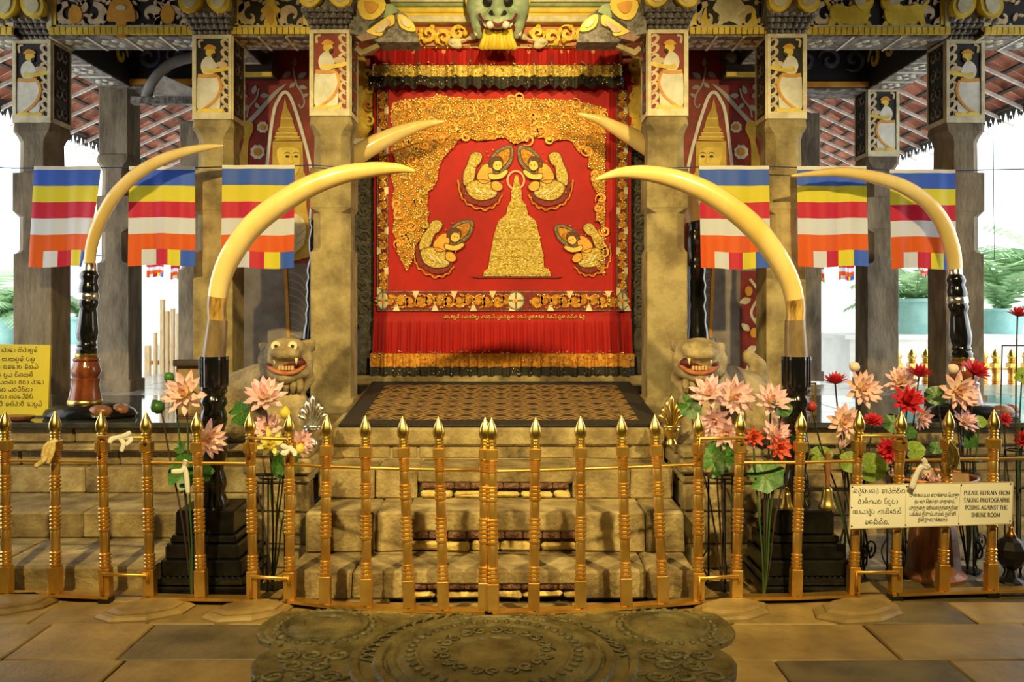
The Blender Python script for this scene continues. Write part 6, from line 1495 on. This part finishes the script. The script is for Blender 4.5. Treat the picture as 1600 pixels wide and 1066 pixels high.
SER = {'P': (.62, [([(.14, 0), (.14, 1)], 1), ([(.14, 1), (.36, 1), (.54, .92), (.58, .75), (.54, .58), (.36, .5), (.14, .5)], .7)]), 'L': (.62, [([(.14, 0), (.14, 1)], 1), ([(.14, .03), (.56, .03), (.58, .2)], .5)]), 'E': (.64, [([(.14, 0), (.14, 1)], 1), ([(.14, .97), (.54, .97), (.55, .8)], .5), ([(.14, .52), (.42, .52)], .5), ([(.14, .03), (.56, .03), (.58, .2)], .5)]),
 'A': (.76, [([(.06, 0), (.38, 1)], .45), ([(.38, 1), (.7, 0)], 1), ([(.18, .36), (.56, .36)], .45)]), 'S': (.56, [([(.5, .85), (.4, .97), (.22, .97), (.09, .82), (.14, .63), (.42, .42), (.5, .24), (.4, .05), (.2, .02), (.06, .18)], .8)]), 'R': (.72, [([(.14, 0), (.14, 1)], 1), ([(.14, 1), (.36, 1), (.54, .9), (.56, .75), (.52, .6), (.36, .52), (.14, .52)], .7), ([(.34, .52), (.66, .0)], .9)]),
 'F': (.6, [([(.14, 0), (.14, 1)], 1), ([(.14, .97), (.54, .97), (.55, .8)], .5), ([(.14, .52), (.42, .52)], .5)]), 'I': (.34, [([(.16, 0), (.16, 1)], 1)]), 'N': (.76, [([(.14, 0), (.14, 1)], .5), ([(.14, 1), (.62, 0)], 1), ([(.62, 0), (.62, 1)], .5)]), 'O': (.76, [([(.38+.31*math.cos(a*PI/9), .5+.49*math.sin(a*PI/9)) for a in range(19)], .8)]),
 'M': (.92, [([(.12, 0), (.12, 1)], .5), ([(.12, 1), (.45, .1)], 1), ([(.45, .1), (.78, 1)], .5), ([(.78, 1), (.78, 0)], 1)]), 'T': (.66, [([(.33, 0), (.33, 1)], 1), ([(.06, .8), (.07, .97), (.59, .97), (.6, .8)], .5)]), 'K': (.76, [([(.14, 0), (.14, 1)], 1), ([(.6, 1), (.18, .46)], .5), ([(.3, .58), (.66, 0)], 1)]), 'H': (.78, [([(.14, 0), (.14, 1)], 1), ([(.64, 0), (.64, 1)], 1), ([(.14, .5), (.64, .5)], .5)]),
 'G': (.76, [([(.62, .82), (.5, .96), (.3, .96), (.1, .75), (.08, .4), (.22, .06), (.46, .03), (.62, .12), (.62, .44)], .8), ([(.46, .44), (.7, .44)], .5)]), ' ': (.34, [])}
def serif(mb, text, cx, cy, w, h, f, d, wt):
    W_ = sum(SER[c][0] for c in text); s = w/W_; x = cx-w/2
    for c in text:
        for pts, k in SER[c][1]:
            band(mb, [(x+a*s, cy-b*h) for a, b in pts], wt*k, f, d)
            for (a, b) in (pts[0], pts[-1]):
                if b in (0, 1) and c not in 'OSGPR' or (b in (0, 1) and len(pts) == 2): band(mb, [(x+(a-.1)*s, cy-(b*.96+.02)*h), (x+(a+.1)*s, cy-(b*.96+.02)*h)], wt*.45, f, d)
        x += SER[c][0]*s
def font_text(mb, text, cx, cy, w, h, f):
    cu = bpy.data.curves.new('t', 'FONT'); cu.body = text; cu.size = 1; cu.align_x = 'CENTER'; cu.offset = .012; cu.resolution_u = 3
    o = bpy.data.objects.new('t', cu); COL.objects.link(o); dg = bpy.context.evaluated_depsgraph_get(); dg.update()
    me = bpy.data.meshes.new_from_object(o.evaluated_get(dg)); vs = [v.co.copy() for v in me.vertices]
    if vs:
        x0, x1 = min(v.x for v in vs), max(v.x for v in vs); s = w/max(1e-6, x1-x0); m = (x0+x1)/2
        mb.add([f(cx+(v.x-m)*s, cy-v.y*h/.74) for v in vs], [tuple(p.vertices) for p in me.polygons])
    bpy.data.objects.remove(o); bpy.data.curves.remove(cu); bpy.data.meshes.remove(me)
# white notice on the fence
def NB(off):
    def f(u, v):
        k = (u-1327)/(1582-1327); Y = 4.585+.075*k-off; return Vector(W(u, v, 4.585+.075*k))+Vector((0, -off, 0))
    return f
nb = thing('notice_board', NB(0)(1454, 822), 'white notice board in three scripts fixed to the gold fence', 'sign')
edges = [(1328, 757.5), (1416, 756), (1500, 754.5), (1582, 753), (1580, 818), (1496, 821), (1414, 823.5), (1326.5, 826)]
q = MB(); q.prism(edges, NB(0), Vector((0, -.006, 0))); q.build('board', M('board_white', (.76, .75, .67), (.82, .81, .73), .4, scale=3), nb)
q = MB()
for a, b in ((edges[0], edges[3]), (edges[3], edges[4]), (edges[4], edges[7]), (edges[7], edges[0])): band(q, [a, b], 1.5, NB(.005), Vector((0, -.002, 0)))
q.build('rim', M('board_rim', (.5, .42, .30), rough=.5), nb)
q = MB()
for a, b in (((1415, 757), (1413, 823)), ((1500, 755), (1496, 820))): band(q, [a, b], .7, NB(.0065), Vector((0, -.001, 0)))
q.build('seam', M('seam_tan', (.55, .47, .33), rough=.6), nb)
q = MB()
for px, py in ((1331, 761), (1416, 760), (1501, 758), (1578, 756), (1577, 814), (1497, 818), (1414, 820), (1330, 822), (1330, 793)): q.ball(NB(.007)(px, py), (.0045, .003, .0045), 8, 5)
tag(q.build('rivets', IRON, nb, True), kind='stuff')
D0 = Vector((0, -.0008, 0)); q = MB()
for tx, cy, w in (('ka ra+u na2-aa ka ra', 0, 0),): pass
for tx, cx, cy, w in (('ka-ra+u-na2-aa-ka-ra va-ae-da-sa+i-ta+i-na', 1373, 770.5, 82), ('ma-aa-la+i-ga-ya-ta pa+i-ta+u-pa-aa', 1371, 787, 62), ('ca-aa-ya-aa-ra+uu-pa ga-ae-na+ii-e-ma-na+x', 1370, 802.5, 76), ('va-la-ka+i-na+x-na-.', 1370, 819, 38)):
    st, wd_ = sinhala(tx); put_strokes(q, st, wd_, cx, cy, w, 7.2, NB(.0068), D0, .72)
tag(q.build('sinhala_lettering', INK, nb), kind='stuff')
q = MB()
for tx, cx, cy, w in (('புைகப்படம் எடுக்கும் ேபாது', 1459, 776, 77), ('தயவு ெசய்து முதுகுப்', 1459, 786, 62), ('புறத்ைத மூலஸ்தானத்தின்', 1458, 796, 76), ('பக்கம் திருப்பாமல் தள்ளி', 1456.5, 805.5, 72), ('நின்று எடுக்கவும்', 1456, 814.5, 46)): font_text(q, tx, cx, cy, w, 6.0, NB(.0076))
tag(q.build('tamil_lettering', INK, nb), kind='stuff')
q = MB()
for tx, cx, cy, w in (('PLEASE REFRAIN FROM', 1541, 773, 72), ('TAKING PHOTOGRAPHS', 1540.5, 784.5, 72), ('POSING AGAINST THE', 1540, 796, 66), ('SHRINE ROOM', 1539, 807.5, 45)): serif(q, tx, cx, cy, w, 6.4, NB(.0068), D0, 1.05)
tag(q.build('english_lettering', INK, nb), kind='stuff')
# yellow sign on the terrace
YS = 6.22
def YB(off): return lambda u, v: Vector((X(u, YS), YS-off, Z(v, YS)))
ys = thing('yellow_sign', W(20, 648, YS), 'yellow board of dark round script on the terrace at the left edge', 'sign')
q = MB(); q.prism([(-70, 537), (81, 539), (77, 649), (-70, 649)], YB(0), Vector((0, -.02, 0))); q.build('board', M('sign_yellow', (.70, .55, .02), (.78, .62, .03), .5, scale=3), ys)
q = MB(); q.prism([(-70, 534), (-40, 534), (-40, 649), (-70, 649)], YB(-.03), Vector((0, -.02, 0))); q.build('back_prop', WOODB, ys)
q = MB()
for tx, x1, cy in (('ta-aa-na-aa-da-aa-dha-aa sa+i-da-aa-la+u-va+x', 61, 550), ('ga-na-aa sa-aa-sa-na+u-va+x pa-na+u', 57, 564), ('ya-na-aa na-va-dha-aa-ta va+i-na-ya+x', 62, 576), ('ka-va+i pa+u-ya ta+i-na-sa-la+x', 54, 588.5), ('na-sa-e-ya-sa-na-aa ma-ha-aa da-aa-dha-aa', 71, 600), ('ka-ta+i-ma-sa-na ya-ha-da+i-ta+i-na-aa', 53, 611.5), ('va-ra-na-aa na-ra-dha-da+x-va+i-ta+i', 54, 622.5), ('pa-da+i va-na+x-da-aa-ma+i dha-aa-ta+u-ya+x', 68, 634)):
    st, wd_ = sinhala(tx); w = wd_*6.0; put_strokes(q, st, wd_, x1-w/2, cy, w, 6.2, YB(.0205), D0, .9)
tag(q.build('lettering', M('ink_brown', (.07, .045, .01), rough=.7), ys), kind='stuff')
t = thing('low_tray', W(24, 640, 6.02), 'low brown tray in front of the yellow sign', 'tray')
q = MB(); q.lathe([(.09, .758), (.12, .775), (.125, .79), (.11, .79), (.02, .78)], 20, (X(25, 6.02), 6.02, 0), sy=.6); q.build('dish', WOODB, t, 50)
q = MB(); q.lathe([(.05, .752+.007), (.05, .764)], 14, (X(25, 6.02), 6.02, 0)); q.build('foot_ring', DARKW, t)
# curtain inscription
q = MB(); x = 694
for tx, w in (('ka-da-ta+u-ra+x', 24), ('pa-na-ma-da+i-sa+u', 27), ('na-ra-ma-ya+x', 21), ('pa+u-ta-ma+i-la+u-na', 27), ('da-ma-ya+x', 15), ('ga+u-ka-na-ma-na', 25), ('va+i-ma-ya+x', 16), ('pa+u-na', 11), ('ma-na+x-na', 16), ('va+i-da+u', 9)):
    st, wd_ = sinhala(tx); put_strokes(q, st, wd_, x+w/2, 497.5, w, 4.6, CU(.020), D0, 1.0); x += w+2.6+(w > 20)
tag(q.build('gold_inscription', GOLDT2, cur), kind='stuff')

# ================================================================ COURTYARD PLANTS, POTS, FAR FENCES
TEAL = M('teal_pot', (.26, .52, .52), (.36, .62, .60), .5, scale=5)
PALM = M('palm_green', (.20, .40, .18), (.48, .66, .38), .5, scale=3, rnd=.2, transl=.35)
def pot(px, Y, r, h, lab, nf, fl_, z0=1.14, up=.6):
    x = X(px, Y); t = thing('potted_palm', (x, Y, z0), lab, 'plant')
    q = MB(); q.lathe([(r*.72, z0), (r*.95, z0+h*.9), (r*1.08, z0+h*.9), (r*1.08, z0+h), (r*.95, z0+h), (r*.9, z0+h*.93)], 22, (x, Y, 0)); q.build('pot', TEAL, t, 50)
    for k in range(nf):
        a = 2*PI*k/nf+random.uniform(-.3, .3); L = fl_*random.uniform(.7, 1.1); el = random.uniform(up-.3, up+.6)
        q = MB(); spine = []
        for i in range(9):
            s = i/8; spine.append(Vector((x+math.cos(a)*L*s*math.cos(el*(1-.4*s)), Y+math.sin(a)*L*s*math.cos(el)*.8, z0+h+L*(s*math.sin(el)*1.1-.55*s*s))))
        q.tube(spine, [.012*(1-i/10) for i in range(9)], 5)
        for i in range(1, 9):
            for sd in (-1, 1):
                for z in (0, .5):
                    c = spine[i-1].lerp(spine[i], z); tg = (spine[i]-spine[i-1]).normalized(); n_ = Vector((-math.sin(a), math.cos(a), 0))*sd; ll = L*.26*math.sin(PI*min(.95, (i+z)/9.5))+.03
                    tip = c+n_*ll*.8+tg*ll*.6+Vector((0, 0, -ll*.35)); w_ = tg*.022
                    q.add([c-w_, c+w_, (c+tip)/2+w_*1.2+Vector((0, 0, .01)), tip, (c+tip)/2-w_*1.2+Vector((0, 0, .01))], [(0, 1, 2, 3, 4)])
        q.build('frond', PALM, t)
    return t
pot(1432, 12.75, .33, .50, 'teal pot with palm seen between the two rightmost columns', 16, 1.25)
pot(1566, 12.75, .33, .36, 'teal pot with palm on the white ledge at the right edge', 18, 1.7, up=.9)
pot(1640, 12.9, .33, .4, 'tall palm in a teal pot beyond the right edge ledge', 16, 2.0, up=1.0)
pot(8, 13.2, .3, .4, 'palm in a teal pot at the far left edge of the courtyard', 16, 1.1, z0=.98)
pot(130, 13.2, .3, .4, 'palm in a teal pot behind the leftmost black turned stand', 14, .8, z0=.98)
pot(-50, 13.25, .3, .4, 'palm in a teal pot beyond the left edge', 14, 1.4, z0=.98)
def far_fence(pxs, Y, lab, z0=.0):
    t = thing('courtyard_fence', (X(pxs[0], Y), Y, -.06), lab, 'fence'); o = origin(t)
    for px in pxs:
        p = link('post', POST, t, Vector((X(px, Y), Y, z0+.02))-o); p.scale = (1.7, 1.7, 1.08); link('finial', FIN, p)
    for z, nm in ((.03, 'bottom_rail'), (.80, 'top_rail')):
        q = MB(); q.tube([(X(pxs[0], Y)-.05, Y, z0+z), (X(pxs[-1], Y)+.05, Y, z0+z)], .012, 8); q.build(nm, BRASS, t, True)
    q = MB(); q.bb(X(pxs[0], Y)-.05, X(pxs[-1], Y)+.05, Y-.03, Y+.03, -.06, z0+.03); q.build('plinth', WHITEWALL, t)
far_fence([1402, 1425, 1447, 1470, 1492, 1515, 1537, 1556, 1581, 1604, 1627], 10.4, 'far gold fence in the bright courtyard behind the right columns')
t = thing('picket_screen', (X(255, 11.2), 11.2, -.06), 'pale wooden pickets of uneven height in the bright gap left of the mural', 'fence')
PW = M('pale_wood', (.66, .46, .22), (.80, .62, .36), .7, scale=6, stretch=(6, 6, 1))
for px, ty, w in ((231, 540, 9), (243, 520, 5), (254, 468, 7), (262, 486, 5), (270, 482, 6), (279, 490, 6), (288, 486, 6), (297, 500, 6)):
    q = MB(); q.rbox(X(px-w/2, 11.2), X(px+w/2, 11.2), 11.17, 11.23, -.06, Z(ty, 11.2), .006); q.build('picket', PW, t)
for z in (.3, .8): q = MB(); q.bb(X(226, 11.2), X(301, 11.2), 11.23, 11.26, z, z+.05); q.build('rail', PW, t)
t = thing('roof_brace', W(226, 150, 7.95), 'grey curved timber arch with a pale plank left of the second column from left', 'beam')
q = MB(); q.tube([W(306-78*math.sin(a), 166-76*math.cos(a), 7.95) for a in [-.1+1.65*k/20 for k in range(21)]], .05, 8, flat=.6); q.build('arch', M('timber_grey', (.20, .18, .17), (.36, .33, .31), .7, scale=6), t, True)
a, b = W(236, 124, 7.96), W(312, 158, 7.96); q = MB(); d = b-a; q.box((a+b)/2, (d.length, .03, .15), Matrix.Rotation(-math.atan2(d.z, d.x), 3, 'Y')); q.build('plank', TILEE, t)
q = MB(); q.bb(X(206, 7.95), X(310, 7.95), 7.92, 8.0, Z(163, 7.95), Z(152, 7.95)); q.build('tie_beam', GREYP, t)
